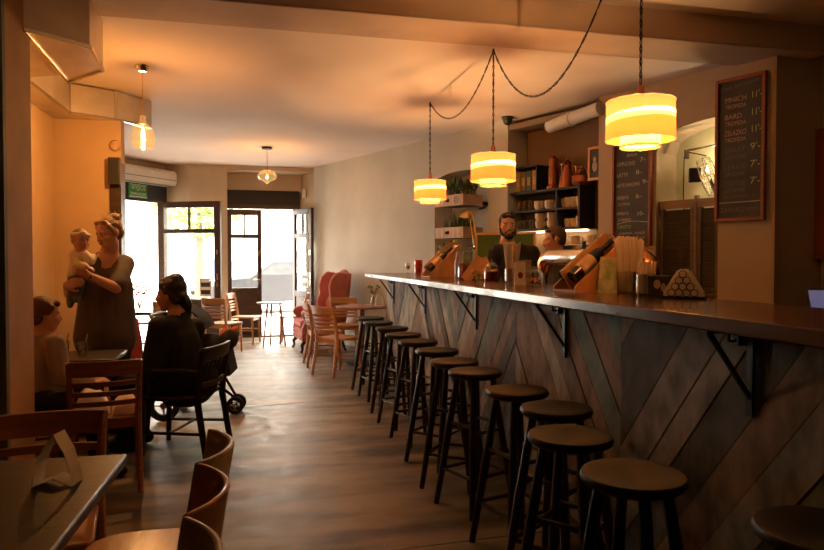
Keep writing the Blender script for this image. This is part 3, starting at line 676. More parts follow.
# stroller
sr = thing('stroller', 'black baby stroller parked behind the woman in black', 'stroller', (-.42, 6.10, 0), R(-8))
def ring(mb, c, r0, r1, w, seg=24): return mb.lathe([(r0, -w), (r1, -w), (r1, w), (r0, w), (r0, -w)], c, seg, Matrix.Rotation(math.pi / 2, 3, 'X'), closed=False)
for (x, y, r) in ((.27, -.05, .075), (.27, .09, .075), (-.28, -.26, .13), (-.28, .26, .13)):
    m_ = MB(); ring(m_, (x, y, r), r * .62, r, .018)
    wh = m_.build('wheel', 'tyre', sr)
    MB().tube([(x, y - .024, r), (x, y + .024, r)], r * .22, 10).bar((x, y, r * .35), (x, y, r * 1.65), .014, .014).bar((x - r * .65, y, r), (x + r * .65, y, r), .014, .014).build('hub', 'steel', wh)
for s in (-1, 1):
    MB().tube([(.25, .05 * s + .02, .15), (.12, .2 * s, .32), (-.15, .23 * s, .55), (-.36, .24 * s, .84)], .013, 8).build('frame_tube', 'blackmetal', sr)
    MB().tube([(-.28, .24 * s, .13), (-.02, .23 * s, .45)], .012, 8).build('frame_tube', 'blackmetal', sr)
MB().tube([(-.36, -.24, .84), (-.40, -.2, .88), (-.40, .2, .88), (-.36, .24, .84)], .016, 8).build('push_handle', 'blackplastic', sr)
b = MB(); sh = [(.26, .36), (.22, .55), (.24, .60), (.02, .42), (-.12, .45), (-.28, .78), (-.32, .76), (-.16, .36), (.02, .32)]; n = len(sh)
b.add([(x, -.19, z) for x, z in sh] + [(x, .19, z) for x, z in sh], [tuple(range(n)), tuple(reversed(range(n, 2 * n)))] + [(i, n + i, n + (i + 1) % n, (i + 1) % n) for i in range(n)])
b.build('seat_shell', 'blackcloth', sr, .02, fix=True)
hd = MB()
for i in range(9):
    a0, a1 = R(20 + 95 * i / 9), R(20 + 95 * (i + 1) / 9); P = lambda a, r, y: (-.20 + r * math.cos(a) * .9, y, .66 + r * math.sin(a))
    hd.hexa([P(a0, .30, -.20), P(a1, .30, -.20), P(a1, .30, .20), P(a0, .30, .20)], [P(a0, .285, -.19), P(a1, .285, -.19), P(a1, .285, .19), P(a0, .285, .19)])
hd.build('hood', 'blackcloth', sr, fix=True)
MB().ell((.06, 0, .58), (.17, .16, .13)).ell((.22, -.03, .66), (.08, .13, .09)).build('blanket', 'blackcloth', sr)
tag(MB().ell((.0, 0, 0), (.055, .05, .06)).ell((.07, .02, .04), (.03, .05, .03)).build('orange_toy', 'orangecloth', None, loc=(-.23, 6.02, .70)), 'orange cloth toy lying on the stroller', 'toy')
tag(MB().lathe([(.10, 0), (.13, .02), (.12, .18), (.09, .36), (.05, .41), (.02, .41)], (0, 0, 0), 18).build('red_coat', 'redcloth', None, loc=(-1.10, 6.40, .452)), 'red coat heaped on a seat beside the standing woman', 'coat')
rs = thing('low_stool', 'dark low stool under the red coat', 'stool', (-1.10, 6.40, 0))
MB().lathe([(0, .41), (.16, .41), (.17, .43), (.16, .45), (0, .45)]).build('seat', 'black chair', rs)
for k in range(4):
    a = R(45 + 90 * k); MB().tube([(.11 * math.cos(a), .11 * math.sin(a), .42), (.15 * math.cos(a), .15 * math.sin(a), 0)], .015).build('leg', 'black chair', rs)

# ================================================================== LAMPS
def point(loc, w, col, r, parent):
    l = bpy.data.lights.new('bulb_light', 'POINT'); l.energy = w; l.color = col; l.shadow_soft_size = r
    o = bpy.data.objects.new('bulb_light', l); COL.objects.link(o); o.parent = parent; o.location = loc; return o
def wavy(mb, r, z, seed, th=.004, n=64):
    rnd = random.Random(seed); pts = [(r * math.cos(2 * math.pi * i / n), r * math.sin(2 * math.pi * i / n), z + .004 * noise.noise(Vector((i * .45, seed, 0)))) for i in range(n + 1)]
    return mb.tube(pts, th, 5)
LX = 1.72
hooks = [Vector((LX, 2.72, FZ)), Vector((LX, 4.63, CZ - .022)), Vector((LX, 6.42, CZ))]
def pendant(h, ztop, r, label, seed):
    t = thing('pendant_lamp', label, 'lamp', (h.x, h.y, ztop), 0, 'pendant lamps over the bar')
    H = h.z - ztop
    # two tier shade: outer drum of three fabric bands, small inner drum hanging lower
    def cyl(r0, z0, r1, z1, tilt=0.):
        mb = MB(); n = 48; vs = []
        for i in range(n):
            a = 2 * math.pi * i / n; dz = tilt * math.sin(a + 2.6); vs += [(r0 * math.cos(a), r0 * math.sin(a), z0 + dz), (r1 * math.cos(a), r1 * math.sin(a), z1 + dz)]
        for_ = [(2 * i, 2 * ((i + 1) % n), 2 * ((i + 1) % n) + 1, 2 * i + 1) for i in range(n)]
        return mb.add(vs, for_)
    k = r / .178
    n = 48
    def drum(bands, name):
        out = []
    def ringpts(rr, z, tilt): return [(rr * math.cos(2 * math.pi * i / n), rr * math.sin(2 * math.pi * i / n), z + tilt * math.sin(2 * math.pi * i / n + 2.6)) for i in range(n)]
    def skin(a, b, m, nm):
        mb = MB().add(a + b, [(i, (i + 1) % n, n + (i + 1) % n, n + i) for i in range(n)]); return mb.build(nm, m, t, ang=80)
    r0, r1 = r, r * 1.02
    l0, l1, l2, l3 = ringpts(r0, 0, 0), ringpts(r0 * 1.004, -.072 * k, .012), ringpts(r0 * 1.01, -.112 * k, .010), ringpts(r1, -.205 * k, 0)
    skin(l0, l1, 'shadeA', 'upper_band'); skin(l1, l2, 'shadeB', 'bright_band'); skin(l2, l3, 'shadeC', 'lower_band')
    skin(ringpts(r * .585, -.09 * k, 0), ringpts(r * .59, -.245 * k, 0), 'shadeC', 'inner_shade')
    for rr_, zz_, sd_, th_ in ((r0, 0., seed, .0035), (r1, -.205 * k, seed + 9, .003), (r * .59, -.245 * k, seed + 5, .003)): f = MB(); wavy(f, rr_, zz_, sd_, th_); f.build('frayed_edge', 'thread', t)
    MB().lathe([(0, -.232 * k), (r * .585, -.232 * k)], (0, 0, 0), 40, closed=False).build('diffuser', 'diffuser', t)
    f = MB()
    for q in range(3):
        a = R(120 * q); f.tube([(0, 0, -.004), (r0 * math.cos(a), r0 * math.sin(a), -.004)], .003, 6)
    f.build('shade_spider', 'blackmetal', t)
    MB().lathe([(0, -.06), (.017, -.06), (.017, .055), (.011, .075), (0, .075)], (0, 0, 0), 14).build('socket', 'copper', t)
    bu = MB().ell((0, 0, -.10), (.028, .028, .036)).build('bulb', 'bulbglass', t); MB().ell((0, 0, -.112), (.008, .008, .014)).build('filament', 'filament', bu)
    point((0, 0, -.09), LAMP_W, (1, .66, .37), .012, t)
    # chain links and wire up to the hook
    links = MB(); z = .05; i = 0
    while z < H - .03:
        rot = Matrix.Rotation(math.pi / 2 * (i % 2), 3, 'Z')
        links.tube([rot @ Vector((.007 * math.cos(a), 0, .017 * math.sin(a))) + Vector((0, 0, z + .015)) for a in [R(45 * q) for q in range(9)]], .0021, 5, caps=False); z += .029; i += 1
    for q in range(2):
        links.tube([(.004 * math.cos(j * .9 + q * 3), .004 * math.sin(j * .9 + q * 3), .05 + (H - .05) * j / 60) for j in range(61)], .0024, 5)
    links.build('chain', 'blackmetal', t)
    MB().tube([(.0, 0, H), (0, 0, H - .02), (.012, 0, H - .035), (0, 0, H - .05), (-.012, 0, H - .035)], .003, 6).build('hook', 'blackmetal', t)
    return t
lamps = [pendant(hooks[0], 2.075, .150, 'two tier yellow fabric pendant lamp, nearest of the three over the bar', 1),
         pendant(hooks[1], 2.12, .162, 'two tier yellow fabric pendant lamp in the middle of the three over the bar', 2),
         pendant(hooks[2], 2.135, .158, 'two tier yellow fabric pendant lamp, farthest of the three over the bar', 3)]
def swag(a, b, sag, label):
    mb = MB(); n = 70; pts = []
    for i in range(n + 1):
        t_ = i / n; p = a.lerp(b, t_); p.z -= 4 * sag * t_ * (1 - t_) + .012; pts.append(p)
    for q in range(2): mb.tube([p + Vector((.004 * math.cos(i * .95 + q * 3), .003 * math.sin(i * 1.1 + q * 3), .005 * math.sin(i * .95 + q * 3))) for i, p in enumerate(pts)], .003, 5)
    for i in range(0, n): mb.tube([pts[i] + Vector((0, 0, .007)), pts[i].lerp(pts[i + 1], .5) + Vector((.007, 0, 0)), pts[i] - Vector((0, 0, .007))], .002, 4)
    c0 = a.copy(); c0.z -= .0
    for v in mb.v: v -= c0
    o = mb.build('hanging_cable', 'blackmetal', None, loc=c0); return tag(o, label, 'cable')
swag(hooks[0], hooks[1], .62, 'black chain cable swagged between the near and middle yellow lamps')
swag(hooks[1], hooks[2], .30, 'black chain cable swagged between the middle and far yellow lamps')
lp = W(450, 76, 5.9); lp.z = CZ
tag(MB().tube([(0, 0, 0), (.01, 0, -.02), (.022, 0, -.08), (.008, 0, -.12), (-.01, 0, -.10), (-.008, 0, -.04), (.01, 0, -.015)], .0035, 6).build('wire_loop', 'brass', None, loc=lp), 'small loop of wire hanging from the ceiling between the lamps', 'wire')

gp = thing('glass_pendant', 'bell shaped amber glass pendant with bare bulb in front of the ochre wall', 'lamp', (-.86, 5.77, CZ))
MB().lathe([(0, -.045), (.03, -.045), (.052, -.02), (.055, 0), (0, 0)], (0, 0, 0), 20).build('ceiling_cap', 'chrome', gp)
MB().tube([(0, 0, -.04), (0, 0, -.40)], .004, 6).build('cord', 'brass', gp)
MB().lathe([(0, -.47), (.02, -.47), (.02, -.41), (.012, -.40), (0, -.40)], (0, 0, 0), 14).build('socket', 'brass', gp)
MB().lathe([(.022, -.40), (.026, -.44), (.032, -.46), (.075, -.50), (.094, -.56), (.097, -.62), (.085, -.66)], (0, 0, 0), 24, closed=False).build('glass_shade', 'bulbglass', gp, ang=80)
bu = MB().ell((0, 0, -.535), (.030, .030, .055)).build('bulb', 'bulbglass', gp); MB().tube([(0, 0, -.49), (.012, 0, -.56), (0, .012, -.57), (-.012, 0, -.56), (0, 0, -.49)], .006, 6).ell((0, 0, -.545), (.014, .014, .022)).build('filament', 'filament', bu)
point((0, 0, -.58), BULB_W, (1, .58, .25), .014, gp)
g2 = thing('glass_pendant', 'squat amber glass pendant lamp hanging before the open double door', 'lamp', (.20, 9.53, CZ))
MB().lathe([(0, -.03), (.07, -.03), (.07, 0), (0, 0)], (0, 0, 0), 20).build('ceiling_cap', 'blackmetal', g2)
MB().tube([(0, 0, -.03), (0, 0, -.32)], .0035, 6).build('cord', 'blackmetal', g2)
MB().lathe([(0, -.37), (.02, -.37), (.02, -.33), (.05, -.325), (.05, -.315), (0, -.31)], (0, 0, 0), 14).build('socket', 'brass', g2)
MB().lathe([(.045, -.32), (.10, -.345), (.135, -.385), (.138, -.42), (.11, -.455), (.05, -.475), (.02, -.50), (.005, -.515)], (0, 0, 0), 28, closed=False).build('glass_shade', 'bulbglass', g2, ang=80)
bu = MB().ell((0, 0, -.415), (.030, .030, .045)).build('bulb', 'bulbglass', g2); MB().ell((0, 0, -.41), (.014, .014, .022)).build('filament', 'filament', bu)
point((0, 0, -.445), BULB_W * .4, (1, .58, .26), .014, g2)

# ================================================================== BACK BAR
pa, pb = WU(549, -.08, 2.76), WU(600, .02, 2.80); pp = MB().tube([(0, 0, 0), pb - pa], .068, 18).tube([(pb - pa) * .42, (pb - pa) * .47], .076, 18)
tag(pp.build('vent_pipe', 'white', None, loc=pa), 'white pipe running under the ceiling above the cup shelf', 'pipe')
cctv = thing('security_camera', 'small black dome camera where the grey wall ends', 'camera', WU(507, .10, CZ))
MB().lathe([(0, -.02), (.065, -.02), (.065, 0), (0, 0)], (0, 0, 0), 18).build('mount', 'blackplastic', cctv)
MB().lathe([(0.001, -.095), (.03, -.085), (.05, -.06), (.056, -.02)], (0, 0, 0), 18, closed=False).build('dome', 'blackplastic', cctv)

bc = thing('back_counter', 'dark back counter along the wall behind the barmen', 'counter', WL(5.6, 0, 0), WRZ)
MB().box2((-1.45, -.34, 0), (1.05, 0, .90)).build('cabinet', 'dark', bc)
MB().box2((-1.47, -.36, .90), (1.05, 0, .94)).build('worktop', 'bartop', bc, .004)

# shelf unit with cups (local frame of the wall; z from the floor)
BAY = -.30
sh = thing('cup_shelf', 'black wall shelf holding cups and glasses behind the barmen', 'shelf', WL(5.30, BAY, 0), WRZ)
x0, x1, z0, z1, dp = -.52, .50, 1.665, 2.10, .26
MB().box2((x0, -dp, z0), (x1, 0, z0 + .025)).build('shelf_board', 'blackplastic', sh); MB().box2((x0, -dp, 1.87), (x1, 0, 1.89)).build('shelf_board', 'blackplastic', sh); MB().box2((x0, -dp, z1 - .025), (x1, 0, z1)).build('shelf_board', 'blackplastic', sh)
for x in (x0, .20, x1): MB().box2((x - .012, -dp, z0), (x + .012, 0, z1)).build('side_board', 'blackplastic', sh)
MB().box2((x0, -.012, z0), (x1, 0, z1)).build('back_board', 'dark', sh)
MB().box2((x0 - .10, -dp, z0), (x0 - .025, -.05, z1)).build('steel_panel', 'steel', sh)
MB().box2((x0 + .04, -.10, z0 - .014), (x1 - .04, -.06, z0 - .001)).build('light_strip', 'strip', sh)
def BS(x, y, z): return WL(5.30 + x, BAY - y, z)
def cup(p, r, h, rz, label, group, m='mug'):
    t = thing('cup', label, 'cup', p, rz, group)
    MB().lathe([(0, 0), (r * .72, 0), (r, h * .45), (r, h), (r * .92, h), (r * .9, h * .4), (0, .01)], (0, 0, 0), 18).build('cup_body', m, t)
    MB().tube([(r * .95, 0, h * .8), (r * 1.55, 0, h * .78), (r * 1.6, 0, h * .35), (r * .9, 0, h * .22)], .006, 6).build('cup_handle', m, t); return t
def tumbler(p, r, h, label, group):
    t = thing('drinking_glass', label, 'glass', p, 0, group)
    MB().lathe([(r * .8, 0), (r, h), (r * .94, h), (r * .76, .006)], (0, 0, 0), 14, closed=False).build('glass_wall', 'glass', t); return t
w3 = ['leftmost', 'middle', 'rightmost']
for i in range(3): cup(BS(-.14 + i * .155, -.15, 1.89), .062, .10, WRZ + R(-15), '%s of three round cream cups on the upper shelf row' % w3[i], 'round cups on the cup shelf')
for i in range(3): tumbler(BS(-.46 + i * .085, -.14, 1.89), .034, .12, '%s drinking glass at the left end of the upper shelf row' % w3[i], 'glasses on the cup shelf')
for i in range(3): tumbler(BS(-.45 + i * .09, -.14, 1.69), .038, .10, '%s drinking glass at the left end of the lower shelf row' % w3[i], 'glasses on the cup shelf')
for i in range(2):
    for k in range(2): cup(BS(-.11 + i * .17, -.17, 1.69 + k * .083), .058, .082, WRZ + R(-10), '%s cream mug of the %s stack on the lower shelf row' % (('bottom', 'top')[k], ('left', 'right')[i]), 'stacked mugs on the cup shelf')
for i in range(3): cup(BS(.27 + i * .078, -.15, 1.89), .045, .11, WRZ + R(60), '%s cream cup in the upper right shelf compartment' % w3[i], 'cups in the right compartment')
for i in range(3): cup(BS(.27 + i * .078, -.15, 1.69), .044, .09 + .02 * (i == 2), WRZ + R(60), '%s cream cup in the lower right shelf compartment' % w3[i], 'cups in the right compartment')
# rack of boxes on top left, copper vessels on top
rk = thing('tea_box_rack', 'black open rack of tea boxes on the cup shelf', 'rack', BS(-.42, 0, 2.10), WRZ)
MB().box2((-.28, -.2, 0), (.28, 0, .015)).build('rack_board', 'blackplastic', rk); MB().box2((-.28, -.2, .27), (.28, 0, .285)).build('rack_board', 'blackplastic', rk)
for x in (-.273, .273): MB().box2((x - .008, -.2, .015), (x + .008, 0, .27)).build('rack_side', 'blackplastic', rk)
bxm = [('tea olive', (.32, .30, .06)), ('tea red', (.40, .06, .04)), ('tea sand', (.42, .33, .14)), ('tea grey', (.18, .17, .17)), ('tea teal', (.08, .18, .16)), ('tea orange', (.50, .26, .06))]
for i, (nm, c) in enumerate(bxm):
    M[nm] = mat(nm, c, .7, 0, .2, 10)
    q = thing('tea_box', '%s tea box in the rack, %s from the left' % (nm[4:], ['first', 'second', 'third', 'fourth', 'fifth', 'sixth'][i]), 'box', BS(-.42 - .215 + i * .086, -.10, 2.115), WRZ, 'tea boxes in the rack')
    MB().box2((-.036, -.07, 0), (.036, .07, .22)).build('carton', nm, q, .003); MB().box2((-.022, -.0725, .06), (.022, -.0705, .15)).build('box_label', 'winelabel', q)
def vessel(label, x, prof, h, spout=True):
    t = thing('copper_pot', label, 'pot', BS(x, -.12, 2.10), WRZ)
    MB().lathe(prof, (0, 0, 0), 22).build('pot_body', 'copperdk', t)
    if spout: MB().tube([(-.07, 0, h * .3), (-.12, 0, h * .5), (-.14, 0, h * .62)], [.018, .012, .008]).build('spout', 'copper', t)
    MB().tube([(.05, 0, h * .75), (.12, 0, h * .72), (.12, 0, h * .3), (.07, 0, h * .2)], .007).build('pot_handle', 'copper', t)
vessel('tall slim copper urn on the cup shelf, left of three copper vessels', .03, [(0, 0), (.07, 0), (.075, .03), (.055, .06), (.06, .2), (.045, .26), (.055, .29), (.05, .33), (.02, .36), (.018, .38), (0, .39)], .36, False)
vessel('conical copper jug on the cup shelf, middle of three copper vessels', .22, [(0, 0), (.085, 0), (.09, .03), (.05, .2), (.04, .24), (.05, .26), (.03, .29), (.012, .30), (.015, .33), (0, .335)], .30, False)
vessel('squat copper kettle on the cup shelf, right of three copper vessels', .42, [(0, 0), (.08, 0), (.105, .05), (.095, .11), (.05, .15), (.045, .17), (.015, .19), (.015, .21), (0, .215)], .2)

# things on the back counter
gb = thing('green_board', 'green chalkboard with pale wooden frame behind the left barman', 'board', WL(4.95, .20, .94), WRZ + R(25))
MB().box2((-.30, -.012, .02), (.36, .012, .69)).build('board_panel', 'greenboard', gb)
for a, b in (((-.32, -.02, 0), (-.295, .02, .71)), ((.355, -.02, 0), (.38, .02, .71)), ((-.295, -.02, .685), (.355, .02, .71)), ((-.295, -.02, 0), (.355, .02, .025))): MB().box2(a, b).build('frame_bar', 'pine', gb)
MB().lathe([(0, -.003), (.028, -.003), (.028, .003), (0, .003)], (.02, -.015, .50), 16, Matrix.Rotation(math.pi / 2, 3, 'X')).lathe([(0, -.003), (.02, -.003), (.02, .003), (0, .003)], (-.02, -.015, .45), 16, Matrix.Rotation(math.pi / 2, 3, 'X')).build('chalk_drawing', 'chalkyellow', gb)
cm_ = thing('coffee_machine', 'steel and copper espresso machine behind the beer tap', 'coffee machine', WL(6.15, .17, .94), WRZ)
MB().box2((-.30, -.15, .02), (.26, .15, .30)).build('machine_body', 'steel', cm_, .02)
MB().box2((-.32, -.16, .50), (.28, .16, .56)).build('machine_top', 'chrome', cm_, .01)
MB().box2((-.28, .02, .28), (.24, .14, .52)).build('machine_back', 'steel', cm_)
for x in (-.14, .1):
    MB().lathe([(0, -.06), (.035, -.06), (.04, 0), (0, 0)], (x, -.1, .50), 16).build('group_head', 'chrome', cm_)
    MB().tube([(x, -.1, .43), (x + .02, -.24, .40)], [.018, .013]).build('portafilter', 'blackplastic', cm_)
for x in (-.2, 0, .17): cup(WL(6.15 + x, .19, 1.50), .05, .085, WRZ + .6, 'cream cup keeping warm on top of the espresso machine, %s' % {-.2: 'left', 0: 'middle', .17: 'right'}[x], 'cups on the espresso machine')
vessel_ = thing('copper_pot', 'copper long handled pot hanging beside the black cup shelf', 'pot', WL(6.02, -.20, 1.52), WRZ)
MB().lathe([(0, 0), (.06, 0), (.075, .03), (.06, .09), (.065, .10), (.058, .10), (.05, .02), (0, .015)]).build('pot_body', 'copper', vessel_)
MB().tube([(.06, 0, .08), (.2, -.05, .17)], [.009, .012]).build('pot_handle', 'pine', vessel_)
MB().tube([(-.06, 0, .095), (-.05, 0, .18), (.03, 0, .20), (.06, 0, .10)], .004).build('bail', 'blackmetal', vessel_)
MB().bar((0, .11, .20), (0, .0, .20), .012, .012).build('peg', 'blackmetal', vessel_)
pic = thing('framed_photograph', 'small framed old photograph of two figures on the bay wall', 'picture', WL(6.02, -.08, 2.15), WRZ)
MB().box2((-.11, -.012, 0), (.11, .012, .30)).build('photo', 'photo', pic)
for a, b in (((-.125, -.02, -.015), (-.10, .02, .315)), ((.10, -.02, -.015), (.125, .02, .315)), ((-.10, -.02, -.015), (.10, .02, .01)), ((-.10, -.02, .29), (.10, .02, .315))): MB().box2(a, b).build('frame_bar', 'pine', pic)
for x in (-.045, .045): MB().ell((x, -.012, .19), (.018, .004, .026)).ell((x, -.012, .12), (.03, .004, .05)).build('figure', 'photopale', pic)
MB().box2((-.02, 0, .1), (.02, .235, .14)).build('wall_bracket', 'brownwall', pic)
dark_ = thing('wooden_board', 'dark wooden boards hanging right of the cup shelf', 'board', WL(5.95, BAY, 1.66), WRZ)
for i in range(4): MB().box2((-.12 + i * .062, -.05 - .01 * i, 0), (-.065 + i * .062, 0, .42 + .02 * (i % 2))).build('plank', 'boardframe' if i == 2 else 'shutter', dark_)

# plant drawers in the arched recess
def plant_box(label, s, z, h, seed, mark, small):
    t = thing('plant_box', label, 'plant box', WL(s, .02, z), WRZ)
    MB().box2((-.27, -.20, 0), (.27, -.18, h)).build('drawer_front', 'crate', t, .003)
    MB().box2((-.25, -.18, 0), (-.235, .12, h)).box2((.235, -.18, 0), (.25, .12, h)).box2((-.235, .10, 0), (.235, .12, h)).build('drawer_sides', 'crate', t)
    MB().box2((-.235, -.18, 0), (.235, .10, h - .02)).build('soil', 'soil', t)
    MB().box2((-.25, .12, .02), (.25, .32, .05)).build('wall_bracket', 'blackmetal', t)
    MB().ell((-.02, -.215, h * .5), (.022, .02, .018)).box2((-.05, -.206, h * .35), (.01, -.2, h * .65)).build('knob', 'blackmetal', t)
    if mark: MB().lathe([(.035, -.002), (.045, -.002), (.045, .002), (.035, .002), (.035, -.002)], (.15, -.201, h * .5), 20, Matrix.Rotation(math.pi / 2, 3, 'X'), closed=False).box2((.13, -.203, h * .35), (.17, -.2, h * .4)).box2((.145, -.203, h * .4), (.155, -.2, h * .7)).build('round_mark', 'carblue', t)
    rnd = random.Random(seed); f = MB()
    for i in range(150 if not small else 170):
        x = rnd.uniform(-.17, .22); y = rnd.uniform(-.14, .06); H = rnd.uniform(.08, .24) * (1 - .9 * abs(x - .0)); a = rnd.random() * 6.3; ln = rnd.uniform(.05, .10)
        b0 = Vector((x, y, h)); tp = b0 + Vector((math.cos(a) * ln * .6, math.sin(a) * ln * .6, H)); wd_ = .006 if small else .020
        sd = Vector((-math.sin(a), math.cos(a), 0)) * wd_
        if small: f.add([b0 - sd, b0 + sd, tp], [(0, 1, 2)], i % 3 == 0)
        else:
            q = tp - (tp - b0) * .45; f.tube([b0, q], .002, 4, 0); mid = (q + tp) / 2 + Vector((0, 0, .01)); f.add([q, mid - sd, tp, mid + sd], [(0, 1, 2, 3)], i % 4 == 0)
    f.build('foliage', ['leaf', 'leaflt'], t)
plant_box('upper painted drawer planter with leafy plants in the arched recess', 4.02, 1.995, .13, 5, True, False)
plant_box('lower painted drawer planter with spiky plant in the arched recess', 4.02, 1.61, .13, 6, False, True)
dl = thing('desk_lamp', 'brass reading lamp with bent arm beside the planters', 'lamp', WL(4.44, .12, 1.50), WRZ + R(180))
MB().lathe([(0, 0), (.05, 0), (.05, .012), (0, .015)]).build('base', 'brass', dl)
MB().tube([(0, 0, .012), (.07, 0, .30), (.10, 0, .38), (.16, 0, .42)], .008).tube([(.03, .03, .012), (.10, .03, .30)], .006).build('arm', 'brass', dl)
MB().lathe([(.02, .05), (.05, .03), (.085, -.02), (.09, -.04)], (.20, 0, .39), 18, Matrix.Rotation(R(-10), 3, 'Y'), closed=False).build('lamp_shade', 'brass', dl)
MB().box2((-.05, -.12, -.03), (.05, .12, 0)).build('clamp_plate', 'blackmetal', dl)
MB().tube([(-.03, 0, .44), (-.12, .0, .45)], .014).build('side_arm', 'blackmetal', dl)

# shutters and fan in the niche
st_ = thing('louvered_shutter', 'pair of dark louvered shutters closing the pale green niche', 'shutter', WL(7.01, -.06, 0), WRZ)
for a, b in ((-.285, .055), (.075, .285)):
    fr = MB().box2((a, -.02, .95), (a + .04, .02, 1.86)).box2((b - .04, -.02, .95), (b, .02, 1.86)).box2((a + .04, -.02, .95), (b - .04, .02, 1.02))
    fr.build('stile', 'shutter', st_)
    MB().box2((a, -.022, 1.80), (b, .022, 1.87)).build('top_rail', 'shutterrail', st_)
    lv = MB(); z = 1.03
    while z < 1.79: lv.bar((a + .04, 0, z), (b - .04, 0, z), .006, .034, (0, .7, .7)); z += .024
    lv.build('louvers', 'shutter', st_)
MB().box2((.055, -.025, .95), (.075, .025, 1.9)).build('center_post', 'shutterrail', st_)
MB().box2((-.283, -.03, 1.60), (-.27, -.02, 1.70)).build('hinge', 'steel', st_)
fn = thing('wall_fan', 'black wire cage fan mounted in the pale green niche', 'fan', WU(698, -.20, 2.25), WRZ + R(35))
MB().tube([(-.10, 0, .02), (-.10, -.12, .04), (.12, -.14, .07)], .010).box2((-.12, -.03, -.02), (-.08, 0, .06)).tube([(-.10, -.1, .03), (.05, -.16, -.02)], .006).build('bracket_arm', 'steel', fn)
MB().box2((-.09, -.21, -.24), (.01, -.13, -.12)).build('motor', 'blackplastic', fn, .01)
cg = MB(); cx = Vector((.07, -.18, -.20)); rt_ = Matrix.Rotation(R(72), 3, 'Y') @ Matrix.Rotation(R(10), 3, 'X')
for rr, zz in ((.17, 0), (.16, .05), (.16, -.05), (.09, .065), (.09, -.06)): cg.tube([cx + rt_ @ Vector((rr * math.cos(R(15 * i)), rr * math.sin(R(15 * i)), zz)) for i in range(25)], .0035, 5)
for i in range(20):
    c, s = math.cos(R(18 * i)), math.sin(R(18 * i)); cg.tube([cx + rt_ @ Vector((x * c, x * s, z)) for x, z in ((.02, .07), (.09, .065), (.16, .05), (.17, 0), (.16, -.05), (.09, -.06), (.02, -.065))], .0022, 4)
cg.build('cage', 'steel', fn)
for i in range(3):
    q = rt_ @ Matrix.Rotation(R(120 * i), 3, 'Z'); MB().hexa([cx + q @ Vector(p) for p in ((.02, -.02, .01), (.13, -.05, .02), (.14, .04, -.01), (.03, .02, -.01))], [cx + q @ Vector(p) for p in ((.02, -.02, .015), (.13, -.05, .025), (.14, .04, -.005), (.03, .02, -.005))]).build('blade', 'blackplastic', fn, fix=True)
MB().tube([(-.12, -.04, .0), (-.125, -.03, -.3), (-.11, -.03, -.62)], .005).build('power_cord', 'blackplastic', fn)

nl = thing('added_niche_lamp', 'unseen lamp added on the right jamb to brighten the pale green niche', 'lamp', WL(7.30, -.16, 2.12), WRZ)  # unseen fixture behind the chalkboard edge, added to brighten the niche
MB().lathe([(0, 0), (.045, 0), (.045, .012), (0, .012)], (0, 0, 0), 16, Matrix.Rotation(R(-90), 3, 'Y')).build('mount', 'blackmetal', nl)
MB().ell((-.03, 0, 0), (.018, .03, .03)).build('bulb', 'filament', nl)
point((-.065, 0, 0), 6.5, (1, .80, .50), .03, nl)
# chalkboards
def chalkboard(label, s, z0, w, h, fw):
    t = thing('chalkboard', label, 'chalkboard', WL(s, .0, z0), WRZ)
    MB().box2((fw, -.022, fw), (w - fw, -.004, h - fw)).build('board_panel', 'chalk', t)
    for a, b in (((0, -.04, 0), (fw, 0, h)), ((w - fw, -.04, 0), (w, 0, h)), ((fw, -.04, 0), (w - fw, 0, fw)), ((fw, -.04, h - fw), (w - fw, 0, h))): MB().box2(a, b).build('frame_bar', 'boardframe', t, .004)
    return t
b1 = chalkboard('tall chalkboard of draught beers, right of the shutter niche', 7.285, 1.66, .405, 1.14, .028)
Y_ = -.0235
text('Piwo beczkowe', .055, .045, 1.055, Y_, 'chalkfaint', b1, width=.30, skew=.12)
rows = [('MNICH', 'TROFEDA', "11'-", .965, 'chalkpink'), ('BARD', 'TROFEDA', "11'-", .83, 'chalkpink'), ('ŻELAZKO', 'TROFEDA', "11'-", .70, 'chalkpink'), ('GRUIT', 'ZIOŁOWE', "9'-", .565, 'chalkfaint'), ('LEKKIE', 'JASNE', "7'-", .43, 'chalkfaint'), ('CIEMNE', 'JASNE', "7'-", .30, 'chalkfaint')]
for a, b, pz, z, m_ in rows:
    text(a, .058, .075, z, Y_, m_, b1, width=min(.175, .034 * len(a))); text(b, .045, .08, z - .055, Y_, m_, b1, width=.17); text(pz, .075, .285, z + .01, Y_, 'chalkyellow', b1, width=.075)
text('NA WYNOS  -2', .034, .07, .195, Y_, 'chalkfaint', b1, width=.25)
MB().box2((.035, Y_ - .001, .148), (.37, Y_, .154)).build('chalk_line', 'chalkwhite', b1)
text('ZAPRASZAMY', .05, .045, .09, Y_, 'chalkfaint', b1, width=.31)
b2 = chalkboard('tall chalkboard of coffees and teas behind the straws', 6.27, 1.48, .415, 1.02, .022)
